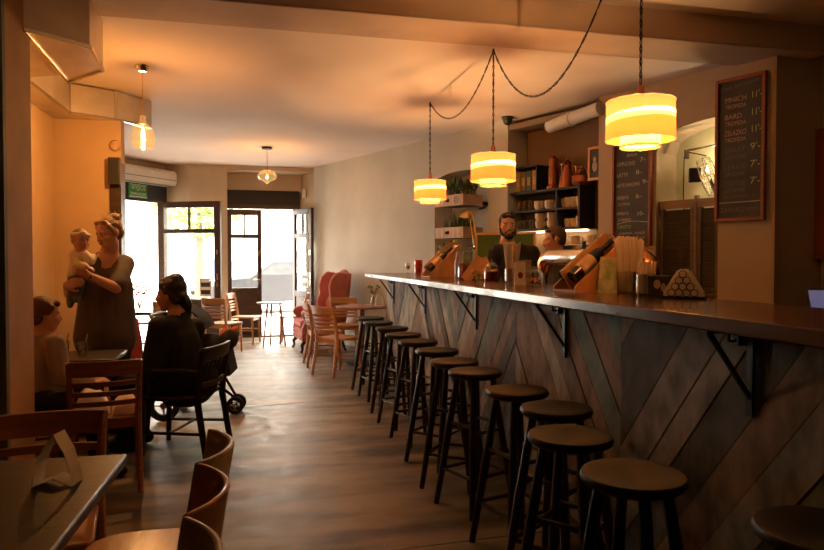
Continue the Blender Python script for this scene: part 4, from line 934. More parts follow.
for tx, sz, x, z, m_, w_ in [('KAWA', .05, .14, .93, 'chalkwhite', .13), ('BIAŁA', .04, .15, .83, 'chalkwhite', .11), ('CAPPUCCINO', .05, .04, .755, 'chalkwhite', .20), ('7-', .055, .29, .775, 'chalkyellow', .06), ('LATTE', .05, .04, .655, 'chalkwhite', .12), ('8-', .055, .25, .665, 'chalkyellow', .06), ('LATTE SMAKOWE', .045, .04, .56, 'chalkwhite', .25), ('9-', .055, .32, .575, 'chalkyellow', .06), ('HERBATA', .045, .045, .445, 'chalkwhite', .13), ('6-', .055, .25, .45, 'chalkyellow', .06), ('Z CYTRYNĄ', .035, .06, .385, 'chalkwhite', .13), ('HERBATA', .04, .045, .30, 'chalkwhite', .13), ('10-', .05, .26, .29, 'chalkyellow', .07), ('Z IMBIREM', .035, .06, .24, 'chalkwhite', .14), ('CIASTO', .045, .05, .175, 'chalkgreen', .15), ('- Z KREMEM - ŚWIEŻE', .028, .05, .115, 'chalkwhite', .30), ('- SERNIK DOMOWY', .028, .05, .07, 'chalkwhite', .30)]:
    text(tx, sz, x, z, Y_, m_, b2, width=w_)
MB().tube([(.05, Y_, .205), (.15, Y_, .222), (.25, Y_, .226), (.38, Y_, .212)], .0025, 5).build('chalk_line', 'chalkwhite', b2)

tb = thing('tablet', 'tablet with blue lit screen at the right edge behind the bar', 'tablet', atz(833, 311, 1.12), R(-30))
MB().bar((0, 0, 0), (0, .06, .10), .20, .01, (0, 1, 0)).build('tablet_case', 'blackplastic', tb, fix=True)
MB().bar((0, -.0065, .012), (0, .050, .092), .18, .002, (0, 1, 0)).build('screen', 'screen', tb, fix=True)
till = thing('till_stand', 'dark cabinet carrying the tablet behind the bar', 'cabinet', (tb.location.x, tb.location.y + .04, 0))
MB().box2((-.22, -.12, .02), (.3, .12, 1.10)).build('cabinet_body', 'dark', till); MB().box2((-.24, -.14, 1.10), (.32, .14, 1.12)).build('cabinet_top', 'baredge', till); MB().box2((-.2, -.1, 0), (.28, .1, .02)).build('plinth', 'dark', till)
pr_ = thing('wall_cabinet', 'red framed glass wall case cut by the right edge', 'cabinet', (4.235, 4.27, 1.36))
MB().box2((.03, -.10, .03), (.37, .03, .97)).build('case_back', 'mint', pr_)
for a, b in (((0, -.14, 0), (.03, .03, 1.)), ((.37, -.14, 0), (.40, .03, 1.)), ((.03, -.14, 0), (.37, .03, .03)), ((.03, -.14, .97), (.37, .03, 1.))): MB().box2(a, b).build('frame_bar', 'boardframe', pr_)

# ================================================================== ON THE BAR TOP
BT = 1.18
def bp_(u, x, z=BT):
    r = ray(u, 280); k = x / r.x; return Vector((x, r.y * k, z))
t = thing('tumbler', 'amber patterned tumbler at the far end of the bar', 'glass', bp_(418.5, 1.90))
MB().lathe([(.045, 0), (.05, .17), (.046, .17), (.042, .006)], (0, 0, 0), 20, closed=False).build('glass_wall', 'amber', t)
MB().lathe([(0, .008), (.041, .008), (.042, .05), (0, .05)]).lathe([(.0445, .085), (.0475, .085), (.0485, .115), (.0455, .115)], closed=False).build('drink', 'redpod', t)
t = thing('wine_glass', 'small stemmed glass left of the amber tumbler', 'glass', bp_(408, 1.92))
MB().lathe([(.032, 0), (.030, .004), (.004, .008), (.004, .04), (.03, .065), (.038, .095), (.033, .13)], (0, 0, 0), 18, closed=False).build('glass_bowl', 'glass', t)
MB().lathe([(0, .05), (.03, .068), (.034, .09), (0, .095)]).build('drink', 'amber', t)
def wedge(label, loc, rz, L, H, Wd, nb, bl):
    """bottle ramp: triangular cheeks, floor, slanted bed; bottles lie up the slope along +x"""
    t = thing('bottle_ramp', label, 'bottle stand', loc, rz)
    for y in (-Wd / 2, Wd / 2):
        b = MB(); p = [(-L * .5, 0), (L * .5, 0), (L * .5, H), (L * .42, H), (-L * .5, .03)]
        b.add([(x, y - .006, z) for x, z in p] + [(x, y + .006, z) for x, z in p], [tuple(range(5)), tuple(reversed(range(5, 10)))] + [(i, 5 + i, 5 + (i + 1) % 5, (i + 1) % 5) for i in range(5)]); b.build('side_cheek', 'pine', t, fix=True)
    MB().box2((-L * .5, -Wd / 2 + .006, 0), (L * .5, Wd / 2 - .006, .012)).build('base_board', 'pine', t)
    MB().bar((-L * .40, 0, .03), (L * .46, 0, H - .035), Wd - .013, .008, (0, 1, 0)).build('bed_board', 'pine', t, fix=True)
    MB().box2((L * .5 - .012, -Wd / 2 + .006, .012), (L * .5, Wd / 2 - .006, H)).build('back_board', 'pine', t)
    d = Vector((L * .92, 0, H - .05)).normalized(); nn = Vector((-d.z, 0, d.x)); q = Matrix(((d.cross(nn)).normalized(), nn, d)).transposed() if False else d.to_track_quat('Z', 'Y').to_matrix()
    M3 = Matrix.Rotation(rz, 3, 'Z')
    for i in range(nb):
        y = (-(nb - 1) / 2 + i) * .082
        o = Vector((-L * .40, y, .034)) + nn * .043 + d * .02
        p = Vector(loc) + M3 @ o
        w = thing('wine_bottle', bl[i], 'bottle', p); w.rotation_euler = (M3 @ q).to_euler(); w['group'] = 'bottles on the ' + label.split(' ')[0] + ' ramp'
        MB().lathe([(0, 0), (.036, 0), (.0375, .01), (.0375, .19), (.030, .225), (.0145, .25), (.0135, .31), (.0155, .312), (.0155, .325), (0, .325)], (0, 0, 0), 20).build('bottle_glass', 'bottle', w, ang=50)
        MB().lathe([(.0381, .06), (.0381, .16)], (0, 0, 0), 20, closed=False).build('paper_label', 'winelabel', w)
        MB().lathe([(.0150, .265), (.0165, .327), (0, .328)], (0, 0, 0), 14, closed=False).build('capsule', 'blackplastic', w)
    return t
wedge('small wooden bottle ramp at the far end of the bar', bp_(441, 1.84), R(8), .34, .32, .20, 2, ['dark wine bottle lying on the far wooden ramp, front one', 'dark wine bottle lying on the far wooden ramp, rear one'])
wedge('large wooden bottle ramp in front of the beer tower', bp_(590, 1.82), R(8), .34, .29, .20, 2, ['dark wine bottle on the large wooden ramp, front one', 'dark wine bottle on the large wooden ramp, rear one'])
hp = thing('potted_herb', 'bright green herb in a pot behind the far bottle ramp', 'plant', bp_(448, 1.98))
MB().lathe([(0, 0), (.045, 0), (.055, .14), (.05, .14), (.045, .12), (0, .12)]).build('pot', 'crate', hp)
f = MB(); rnd = random.Random(12)
for i in range(120):
    a = rnd.random() * 6.3; r = rnd.random() * .11; z = .17 + rnd.random() * .20; c = Vector((r * math.cos(a), r * math.sin(a), z)); q = Matrix.Rotation(rnd.random() * 6, 3, 'Z') @ Matrix.Rotation(rnd.random() * 1.5, 3, 'X')
    f.add([c + q @ Vector(k) * .022 for k in ((-1, 0, 0), (0, -.6, .2), (1, 0, 0), (0, .6, .2))], [(0, 1, 2, 3)])
for i in range(8): f.tube([(0, 0, .12), (.05 * math.cos(i), .05 * math.sin(i), .28)], .002, 4)
f.build('foliage', 'leaflt', hp)
mc = thing('menu_card', 'pale green upright card beside the herb pot', 'card', bp_(468, 1.98), R(10))
MB().bar((0, .02, 0), (0, 0, .25), .10, .004, (0, 1, 0)).build('card_panel', 'flyer', mc, fix=True); MB().box2((-.05, -.02, 0), (.05, .04, .012)).build('card_foot', 'pine', mc)
gl = thing('glass_bottle', 'slim clear bottle beside the far bottle ramp', 'bottle', bp_(457.5, 1.85))
MB().lathe([(.025, 0), (.027, .01), (.027, .15), (.012, .2), (.012, .25)], (0, 0, 0), 14, closed=False).build('bottle_glass', 'glass', gl)
rj = thing('candle_jar', 'wide red glass jar left of the napkin wedge', 'jar', bp_(467, 1.88))
MB().lathe([(.07, 0), (.085, .02), (.085, .12), (.075, .14), (.07, .14), (.08, .115), (.08, .02)], (0, 0, 0), 22, closed=False).build('jar_glass', 'redglass', rj)
MB().lathe([(0, .01), (.078, .015), (.078, .10), (0, .11)], (0, 0, 0), 18).build('jar_content', 'redpod', rj)
def napkin(label, loc, rz, w, h, d, frame_m, fill_m):
    t = thing('napkin_holder', label, 'napkin holder', loc, rz)
    MB().box2((-w / 2, -d / 2, 0), (w / 2, d / 2, .008)).build('holder_base', frame_m, t)
    for i in range(7):
        y = (-.5 + (i + .5) / 7) * d * .7; hh = h * (1 - .05 * abs(i - 3)); k = .012 * math.sin(i * 2.1)
        b = MB(); p = [(-w * .46, .010), (w * .46, .010), (w * .45, .035), (w * .10 + k, hh), (-w * .10 + k, hh), (-w * .45, .035)]; n = 6
        b.add([(x, y - d * .045, z) for x, z in p] + [(x, y + d * .045, z) for x, z in p], [tuple(range(n)), tuple(reversed(range(n, 2 * n)))] + [(j, n + j, n + (j + 1) % n, (j + 1) % n) for j in range(n)]); b.build('napkin', fill_m, t, fix=True)
    for y in (-d / 2, d / 2):
        g = MB(); rr = w * .085
        for row in range(4):
            for c in range(4 - row + 0):
                cx, cz = (-1.5 + row * .5 + c) * rr * 2.05, .012 + rr + row * rr * 1.78
                g.tube([(cx + rr * math.cos(R(30 * q)), y, cz + rr * math.sin(R(30 * q))) for q in range(13)], .0018, 5)
        g.tube([(-w / 2, y, .01), (w / 2, y, .01)], .0025, 5); g.build('wire_panel', 'blackmetal', t)
    return t
napkin('triangular wire holder full of white napkins on the near bar top', bp_(684, 1.90), R(-58) + R(14), .185, .135, .075, 'blackmetal', 'paper')
nw = thing('napkin_wedge', 'light wooden triangle napkin holder between red jars', 'napkin holder', bp_(478, 1.86), R(-20))
MB().bar((-.11, 0, 0), (.03, 0, .19), .09, .012, (0, 1, 0)).build('wood_panel', 'pine', nw, fix=True); MB().bar((.10, 0, 0), (.03, 0, .19), .09, .008, (0, 1, 0)).build('rear_panel', 'crate', nw, fix=True)
f = MB(); rnd = random.Random(3)
for i in range(26): f.ell((.0 + rnd.uniform(-.05, .085), -.055 + rnd.uniform(-.008, .012), .02 + rnd.uniform(0, .07)), .014, None, 8)
tag(f.build('napkin_fill', 'pine', nw), kind='stuff')
r2 = thing('candle_jar', 'red glass jar with clear lid right of the napkin wedge', 'jar', bp_(492, 1.88))
MB().lathe([(.05, 0), (.065, .02), (.065, .08), (.05, .10), (.045, .10), (.06, .078), (.06, .02)], (0, 0, 0), 20, closed=False).build('jar_glass', 'redglass', r2)
MB().lathe([(0, .008), (.056, .012), (.056, .07), (0, .08)], (0, 0, 0), 16).build('jar_content', 'redpod', r2)
MB().lathe([(.05, .10), (.055, .12), (.03, .15), (.012, .155), (.012, .175), (0, .178)], (0, 0, 0), 16, closed=False).build('lid', 'glass', r2)
def straw_jar(label, loc, r, h, H, n, seed, spread=1.5):
    t = thing('straw_jar', label, 'straw jar', loc)
    pf = [(r * .9, 0), (r, .01)] + [(r * (1 + .03 * (i % 2)), .01 + (h - .01) * i / 8) for i in range(1, 9)] + [(r * .93, h), (r * .9, .012)]
    MB().lathe(pf, (0, 0, 0), 20, closed=False).build('jar_glass', 'glass', t)
    rnd = random.Random(seed); s = MB()
    for i in range(n):
        a = rnd.random() * 6.3; q = math.sqrt(rnd.random()); r0, r1 = r * .6 * q, r * .88 * q * spread; s.tube([(r0 * math.cos(a), r0 * math.sin(a), .012), (r1 * math.cos(a), r1 * math.sin(a), H * (1 - .06 * rnd.random()))], .0035, 6)
    tag(s.build('straws', 'straw', t), kind='stuff'); return t
straw_jar('glass jar of white straws in front of the bearded barman', bp_(512, 1.82), .052, .11, .30, 70, 1, 1.45)
straw_jar('tall glass jar of white straws right of the large bottle ramp', bp_(626, 1.90), .050, .115, .30, 80, 2, 1.3)
straw_jar('short glass jar of white straws beside the black napkin box', bp_(646, 1.86), .048, .105, .17, 60, 3, 1.2)
straw_jar('narrow bunch of straws in a glass behind the tall straw jar', bp_(637, 1.99), .032, .11, .29, 30, 4, 1.2)
pk = thing('sugar_packet', 'white paper packet with red print before the straw jar', 'packet', bp_(520, 1.76), R(-15))
b = MB(); b.hexa([(-.04, -.022, 0), (.04, -.022, 0), (.04, .022, 0), (-.04, .022, 0)], [(-.035, -.004, .16), (.035, -.004, .16), (.035, .004, .16), (-.035, .004, .16)]); b.build('paper_bag', 'paper', pk, .003, fix=True)
MB().ell((0, -.017, .07), (.018, .004, .022)).build('red_print', 'redcloth', pk)
gj = thing('glass_jar', 'squat clear glass jar left of the beer tower', 'jar', bp_(533, 1.85))
MB().lathe([(.055, 0), (.068, .015), (.068, .09), (.05, .115), (.055, .125), (.05, .127), (.045, .112), (.062, .088), (.062, .016)], (0, 0, 0), 22, closed=False).build('jar_glass', 'glass', gj)
f = MB(); rnd = random.Random(31)
for i in range(22): f.ell((rnd.uniform(-.035, .035), rnd.uniform(-.035, .035), .016 + rnd.uniform(0, .03)), .011, None, 8)
tag(f.build('coins', 'copper', gj), kind='stuff')
fy = thing('flyer_stand', 'small green and white flyer leaning by the large bottle ramp', 'flyer', bp_(607, 1.82), R(-35))
MB().bar((0, 0, 0), (.01, .05, .19), .10, .003, (0, 1, 0)).build('flyer_sheet', 'flyer', fy, fix=True); MB().bar((0, .055, .10), (0, .10, 0), .06, .003, (0, 1, 0)).build('flyer_strut', 'paper', fy, fix=True)
bb = thing('napkin_box', 'black square box with picture between straws and napkins', 'box', bp_(659, 1.90), R(-32))
MB().box2((-.05, -.045, 0), (.05, .045, .10)).build('box_body', 'blackplastic', bb, .003); MB().box2((-.04, -.047, .02), (.04, -.0455, .09)).build('picture', 'photo', bb); MB().ell((-.01, -.047, .06), (.016, .002, .022)).ell((.018, -.047, .045), (.012, .002, .02)).build('figure', 'photopale', bb)

# beer tower: horizontal barrel on two legs
tw0, tw1 = bp_(549, 2.13), bp_(655, 2.13)
tw = thing('beer_tower', 'polished steel and copper bridge beer tower on the bar', 'beer tower', (0, 0, 0))
zc, rr = 1.372, .056
el0 = [tw0 + Vector((0, 0, 1.182 - BT)), Vector((tw0.x, tw0.y, zc - .07)), Vector((tw0.x, tw0.y - .02, zc - .02)), Vector((tw0.x, tw0.y - .07, zc))]
MB().tube([Vector((2.09, tw0.y, 1.0)), Vector((2.09, tw0.y, zc - .09))], .035, 18).build('leg', 'steel', tw); MB().tube([Vector((2.09, tw1.y, 1.0)), Vector((2.09, tw1.y, zc - .09))], .035, 18).build('leg', 'steel', tw)
L0, L1 = Vector((2.09, tw0.y, zc)), Vector((2.09, tw1.y, zc))
pts = [L0 + Vector((0, 0, -.11)), L0 + Vector((0, -.012, -.05)), L0 + Vector((0, -.05, -.012)), L0 + Vector((0, -.11, 0))]
MB().tube(pts, [.045, .055, rr, rr], 22).build('elbow', 'copper', tw, ang=60)
pts = [L1 + Vector((0, 0, -.16)), L1 + Vector((0, .0, -.10)), L1 + Vector((0, .02, -.04)), L1 + Vector((0, .06, -.008)), L1 + Vector((0, .12, 0))]
MB().tube(pts, [.06, .066, .064, rr + .004, rr], 22).build('elbow', 'copper', tw, ang=60)
MB().tube([L0 + Vector((0, -.11, 0)), L1 + Vector((0, .12, 0))], rr, 26).build('barrel', 'steel', tw, ang=60)
for k in range(3):
    y = L0.y + (L1.y - L0.y) * (.3 + .22 * k); MB().tube([(2.09 + rr, y, zc), (2.09 + rr + .06, y, zc), (2.09 + rr + .07, y, zc - .06)], .012).build('faucet', 'chrome', tw); MB().tube([(2.09 + rr + .05, y, zc + .01), (2.09 + rr + .055, y, zc + .11)], [.009, .014]).build('tap_handle', 'blackplastic', tw)
ss = thing('under_counter', 'low service counter behind the bar carrying the beer tower', 'counter', (2.15, 3.6, 0))
MB().box2((-.085, -1.4, .0), (.12, 1.3, .96)).build('counter_body', 'dark', ss); MB().box2((-.085, -1.4, .96), (.14, 1.3, 1.0)).build('counter_top', 'steel', ss)

# ================================================================== PEOPLE
def blob(mb, name, m, voxel, parent=None, sm=6, loc=None):
    me = bpy.data.meshes.new('b'); me.from_pydata([tuple(p) for p in mb.v], [], mb.f); o = bpy.data.objects.new('b', me); COL.objects.link(o)
    r = o.modifiers.new('r', 'REMESH'); r.mode = 'VOXEL'; r.voxel_size = voxel
    s = o.modifiers.new('s', 'SMOOTH'); s.iterations = sm; s.factor = .5
    dg = bpy.context.evaluated_depsgraph_get(); dg.update(); m2 = bpy.data.meshes.new_from_object(o.evaluated_get(dg)); bpy.data.objects.remove(o)
    if loc is not None: m2.transform(Matrix.Translation(-Vector(loc)))
    m2.materials.clear(); m2.materials.append(M[m]); m2.shade_smooth(); m2.name = name
    q = bpy.data.objects.new(name, m2); COL.objects.link(q)
    if parent: q.parent = parent
    elif loc is not None: q.location = loc
    return q
def frame(fwd, roll=0., up=(0, 0, 1)):
    y = Vector(fwd).normalized(); x = y.cross(Vector(up)).normalized(); z = x.cross(y); m = Matrix((x, y, z)).transposed()
    return m @ Matrix.Rotation(roll, 3, 'Y')
def head(mb, c, Fm, k=1., baby=False):
    T = lambda *p: Vector(c) + Fm @ (Vector(p) * k)
    E = lambda p, r: mb.ell(T(*p), [x * k for x in r], Fm, 20)
    E((0, -.014, .030), (.077, .095, .086))
    if baby: E((0, .02, -.035), (.066, .066, .062))
    else: E((0, .020, -.030), (.060, .070, .076)); E((0, .060, -.092), (.024, .022, .022)); E((0, .045, -.075), (.043, .04, .035))
    mb.cap(T(0, .082, .018), .008 * k, T(0, .104, -.024), .0135 * k, 10); E((-.012, .094, -.028), (.009, .011, .008)); E((.012, .094, -.028), (.009, .011, .008))
    mb.cap(T(-.042, .070, .022), .010 * k, T(.042, .070, .022), .010 * k, 10)
    for s in (-1, 1): E((s * .078, -.006, -.005), (.010, .021, .031)); E((s * .040, .055, -.022), (.024, .026, .022))
    E((0, .080, -.052), (.026, .014, .016))
def face(c, Fm, body, o0, k=1., eyes=True):
    c = Vector(c) - Vector(o0); T = lambda *p: c + Fm @ (Vector(p) * k)
    for s in (-1, 1):
        e = MB().ell(T(s * .031, .074, .002), [.0115 * k, .008 * k, .0056 * k], Fm, 12).build('eye', 'eye', body); MB().ell(T(s * .031, .0795, .002), [.0056 * k, .004 * k, .0052 * k], Fm, 10).build('iris', 'iris', e)
        MB().cap(T(s * .018, .083, .0245), .0036 * k, T(s * .048, .072, .0225), .0025 * k, 8).build('eyebrow', 'hairdark' , body)
    MB().ell(T(0, .0915, -.048), [.022 * k, .007 * k, .005 * k], Fm, 12).ell(T(0, .0905, -.057), [.019 * k, .007 * k, .0055 * k], Fm, 12).build('lips', 'lips', body)
def hand(mb, w, d, pn, k=1., curl=.5, thumb=1):
    """w wrist, d finger direction, pn palm normal (palm side)"""
    w, d, pn = Vector(w), Vector(d).normalized(), Vector(pn); pn = (pn - d * pn.dot(d)).normalized(); s = d.cross(pn)
    P = lambda a, b, c: w + (d * a + s * b + pn * c) * k
    for b in (-.027, -.009, .009, .027): mb.cap(P(.005, b * .7, 0), .015 * k, P(.078, b, .002), .0135 * k, 8)
    for b, L in ((-.030, .060), (-.010, .074), (.010, .080), (.030, .072)):
        p0 = P(.080, b, 0); a1, a2, a3 = curl * .7, curl * 1.6, curl * 2.3
        p1 = p0 + (d * math.cos(a1) + pn * math.sin(a1)) * L * .45 * k; p2 = p1 + (d * math.cos(a2) + pn * math.sin(a2)) * L * .32 * k; p3 = p2 + (d * math.cos(a3) + pn * math.sin(a3)) * L * .23 * k
        mb.cap(p0, .0098 * k, p1, .009 * k, 8); mb.cap(p1, .009 * k, p2, .0082 * k, 8); mb.cap(p2, .0082 * k, p3, .0072 * k, 8)
    t0 = P(.022, .030 * thumb, .008); t1 = P(.060, .056 * thumb, .022); t2 = P(.085, .058 * thumb, .036); mb.cap(t0, .015 * k, t1, .0115 * k, 8); mb.cap(t1, .0115 * k, t2, .009 * k, 8)
def limb(mb, pts, rs):
    for i in range(len(pts) - 1): mb.cap(pts[i], rs[i], pts[i + 1], rs[i + 1], 14)
def foot(mb, ank, d, k=1., r=.040):
    d = Vector(d).normalized(); a = Vector(ank); h = a - d * .05; h.z = r; t = a + d * .13; t.z = r * .8; mb.cap(a, r, h, r, 10); mb.cap(h, r, t, r * .8, 12); mb.cap(a, r, t, r * .75, 10)

# --- standing woman with baby
wF = Vector((-.50, -.86, 0)); hc = W(109, 233.5, 5.10); nb = W(109, 254, 5.17); o0 = Vector((-1.04, nb.y + .02, 0)); rs_, ls = W(91, 265, 5.10), W(124.5, 264, 5.22); ch_ = W(107, 285, 5.18); wa_ = W(104, 312, 5.18); pv = Vector((wa_.x + .01, wa_.y, .86))
lel, lwr = W(116, 288, 4.98), W(89, 276, 4.82); rel_, rwr = W(70, 294, 5.00), W(67, 285, 4.76)
hF = frame((-.62, -.70, -.30), R(4))
bd = MB(); head(bd, hc, hF, 1.03); limb(bd, [hc + Vector((.01, .02, -.06)), nb], [.056, .070])
limb(bd, [nb, ch_, wa_, pv], [.075, .135, .125, .145])
hipR, hipL = pv + Vector((-.09, 0, -.03)), pv + Vector((.09, .02, -.03))
knR, knL = Vector((hipR.x, pv.y - .03, .46)), Vector((hipL.x, pv.y, .46)); anR, anL = Vector((hipR.x - .01, pv.y + .03, .08)), Vector((hipL.x + .02, pv.y + .05, .08))
for h, k_, a in ((hipR, knR, anR), (hipL, knL, anL)): limb(bd, [h, k_, a], [.085, .058, .038]); foot(bd, a, wF)
limb(bd, [ls, lel, lwr], [.055, .044, .029]); limb(bd, [rs_, rel_, rwr], [.055, .044, .029])
hand(bd, lwr, W(78, 270, 4.80) - lwr, (-.3, .6, .3), .92, .5, 1); hand(bd, rwr, W(80, 281, 4.69) - rwr, (.1, .9, -.2), .95, .7, -1)
wom = blob(bd, 'person', 'skin', .0075, None, 4, o0); tag(wom, 'standing woman in a dark tunic with blond updo holding a baby', 'person')
face(hc, hF, wom, o0, 1.03)
def sub(mb, name, m, vox, par, org, sm=5): 
    for v in mb.v: v -= Vector(org)
    return blob(mb, name, m, vox, par, sm)
tn = MB(); limb(tn, [nb + Vector((0, .02, -.045)), ch_, wa_], [.085, .165, .175]); limb(tn, [wa_, pv, Vector((pv.x, pv.y, .80))], [.175, .19, .195]); limb(tn, [ch_ + Vector((-.06, 0, 0)), Vector((pv.x - .07, pv.y, .74))], [.13, .165]); limb(tn, [ch_ + Vector((.06, 0, 0)), Vector((pv.x + .07, pv.y, .74))], [.13, .165])
tn.cap(rs_, .062, ls, .062); limb(tn, [ls, ls.lerp(lel, .86)], [.078, .070]); limb(tn, [rs_, rs_.lerp(rel_, .80)], [.074, .066])
sub(tn, 'tunic', 'tunic', .012, wom, o0)
tr = MB()
for h, k_, a in ((hipR, knR, anR), (hipL, knL, anL)): limb(tr, [h, k_, a + Vector((0, 0, .03))], [.115, .085, .07])
sub(tr, 'trousers', 'blackcloth', .014, wom, o0)
sho = MB(); foot(sho, anR, wF, 1, .05); foot(sho, anL, wF, 1, .05); sub(sho, 'shoes', 'blackcloth', .012, wom, o0)
hr = MB(); Th = lambda *p: hc + hF @ Vector(p)
hr.ell(Th(0, -.034, .046), (.082, .088, .086), hF); hr.ell(Th(0, -.055, -.005), (.077, .060, .07), hF); hr.ell(Th(.0, -.085, .095), (.055, .05, .045), hF); hr.ell(Th(.03, -.105, .08), (.045, .04, .04), hF); hr.ell(Th(-.03, -.07, .105), (.04, .04, .035), hF); hr.cap(Th(-.062, .03, .06), .022, Th(-.076, .01, 0), .012); hr.cap(Th(.062, .03, .06), .022, Th(.076, .01, 0), .012); hr.cap(Th(-.045, .042, .095), .020, Th(.045, .042, .095), .020)
hh = sub(hr, 'hair', 'hairblond', .007, wom, o0, 3)
wisps = MB(); rnd = random.Random(6)
for i in range(40):
    a = rnd.random() * 6.3; p = Th(.06 * math.cos(a), -.07 + .06 * math.sin(a), .12 + rnd.uniform(-.04, .02)); q = p + (p - hc).normalized() * rnd.uniform(.010, .028) + Vector((rnd.uniform(-.03, .03), rnd.uniform(-.03, .03), rnd.uniform(-.02, .01))); wisps.tube([p - o0, (p + q) / 2 - o0 + Vector((0, 0, .01)), q - o0], .0011, 4)
wisps.build('loose_strands', 'hairblond', hh)
MB().lathe([(.028, -.006), (.034, -.006), (.034, .006), (.028, .006), (.028, -.006)], lwr - o0, 18, (lwr - lel).to_track_quat('Z', 'Y').to_matrix(), closed=False).build('bracelet', 'chrome', wom)
# --- baby
DB = 4.86
b0 = W(78, 267, DB); bo_ = b0.copy(); bh = W(80.5, 241, DB - .02); bF = frame((.62, -.76, -.08), R(-6))
bb_ = MB(); head(bb_, bh, bF, .76, True); limb(bb_, [bh - Vector((0, 0, .04)), W(79, 255, DB), b0, W(76, 275, DB)], [.030, .045, .055, .055])
bsR, bsL = W(74, 255, DB - .02), W(85, 255, DB - .05); beR, bwR = W(77, 264, DB - .09), W(87, 267, DB - .12); beL, bwL = W(91, 261, DB - .06), W(94, 256, DB - .02)
limb(bb_, [bsR, beR, bwR], [.026, .022, .017]); limb(bb_, [bsL, beL, bwL], [.026, .022, .017]); hand(bb_, bwR, (.7, -.3, -.2), (0, .3, -1), .45, .6); hand(bb_, bwL, (.5, .2, .7), (.8, .4, 0), .45, .6)
bkL, bfL = W(74, 289, DB - .08), W(70.5, 302, DB - .03); bkR, bfR = W(79, 286, DB - .09), W(77, 297, DB - .04)
limb(bb_, [W(75, 276, DB), bkL, bfL], [.042, .030, .022]); limb(bb_, [W(78, 276, DB), bkR, bfR], [.042, .030, .022])
for f_ in (bfL, bfR): bb_.cap(f_, .022, f_ + Vector((.01, -.05, -.02)), .017)
bab = blob(bb_, 'person', 'skinbaby', .006, None, 3, bo_); tag(bab, 'baby in cream knit and white headband held by the standing woman', 'person')
face(bh, bF, bab, bo_, .74)
jk = MB(); limb(jk, [W(79, 254, DB), b0, W(76, 274, DB)], [.052, .066, .066]); limb(jk, [bsR, beR, bwR.lerp(beR, .15)], [.036, .031, .026]); limb(jk, [bsL, beL, bwL.lerp(beL, .2)], [.036, .031, .026]); sub(jk, 'jumper', 'cream', .007, bab, bo_, 3)
lg = MB()
for hp_, k_, f_ in ((W(75, 276, DB), bkL, bfL), (W(78, 276, DB), bkR, bfR)): limb(lg, [hp_, k_, f_], [.052, .038, .030]); lg.cap(f_, .029, f_ + Vector((.01, -.05, -.02)), .023)
sub(lg, 'leggings', 'bluegrey', .007, bab, bo_, 3)
Tb = lambda *p: bh - bo_ + bF @ (Vector(p) * .76)
MB().tube([Tb(.074 * math.cos(R(15 * i)), -.012 + .090 * math.sin(R(15 * i)), .055 + .010 * math.sin(R(15 * i))) for i in range(25)], .012, 8).ell(Tb(.03, .085, .075), (.022, .010, .016)).build('headband', 'paper', bab)
hb = MB(); hb.ell(bh + bF @ Vector((0, -.018, .028)), (.061, .071, .066), bF); sub(hb, 'hair', 'hairblond', .007, bab, bo_, 3)

# --- seated woman in black (faces left)
s0 = Vector((-.52, 5.0, 0)); sF = Vector((-.93, .32, 0)); sR = Vector((.32, .93, 0))
pel = Vector((-.44, 4.98, .50)); hd_ = W(170.5, 294.5, 4.78); nk = W(178, 315, 4.78); cst = W(178, 345, 4.76)
lsh, rsh = W(160, 327, 4.60), W(194, 328, 4.93)
sh_F = frame((-.95, .22, -.12))
bd = MB(); head(bd, hd_, sh_F, 1.02); limb(bd, [hd_ + Vector((.03, 0, -.06)), nk], [.052, .06]); limb(bd, [nk, cst, pel], [.075, .135, .15])
kn1, kn2 = pel + sF * .42 - sR * .11 - Vector((0, 0, .03)), pel + sF * .42 + sR * .11 - Vector((0, 0, .03)); an1, an2 = Vector((kn1.x - .0, kn1.y, .08)) + sF * .02, Vector((kn2.x, kn2.y, .08)) + sF * .02
for q, k_, a in ((-.09, kn1, an1), (.09, kn2, an2)): limb(bd, [pel + sR * q, k_, a], [.085, .06, .04]); foot(bd, a, sF)
e1, w1 = W(150, 372, 4.55), pel + sF * .34 - sR * .06 + Vector((0, 0, .10)); e2, w2 = rsh + Vector((-.06, .06, -.28)), pel + sF * .34 + sR * .08 + Vector((0, 0, .10))
limb(bd, [lsh, e1, w1], [.055, .044, .03]); limb(bd, [rsh, e2, w2], [.055, .044, .03]); hand(bd, w1, sF + sR * .3, (0, 0, -1), .92, .5, -1); hand(bd, w2, sF - sR * .3, (0, 0, -1), .92, .5, 1)
sw = blob(bd, 'person', 'skin', .0075, None, 4, s0); tag(sw, 'seated woman in black with dark tied hair, in profile facing left', 'person'); face(hd_, sh_F, sw, s0, 1.02)
ct = MB(); limb(ct, [nk + Vector((.01, 0, -.03)), cst, W(180, 380, 4.76), pel], [.085, .165, .195, .20]); ct.cap(lsh, .085, rsh, .085); limb(ct, [lsh, e1, w1.lerp(e1, .15)], [.082, .07, .05]); limb(ct, [rsh, e2, w2.lerp(e2, .15)], [.082, .07, .05]); limb(ct, [pel, pel + sF * .36 + Vector((0, 0, -.01))], [.18, .13]); sub(ct, 'black_coat', 'blackcloth', .012, sw, s0)
tr = MB()
for q, k_, a in ((-.09, kn1, an1), (.09, kn2, an2)): limb(tr, [pel + sR * q, k_, a + Vector((0, 0, .04))], [.11, .085, .065]); foot(tr, a, sF, 1, .05)
sub(tr, 'trousers_and_shoes', 'blackcloth', .012, sw, s0)
hr = MB(); Th2 = lambda *p: hd_ + sh_F @ (Vector(p) * 1.02)
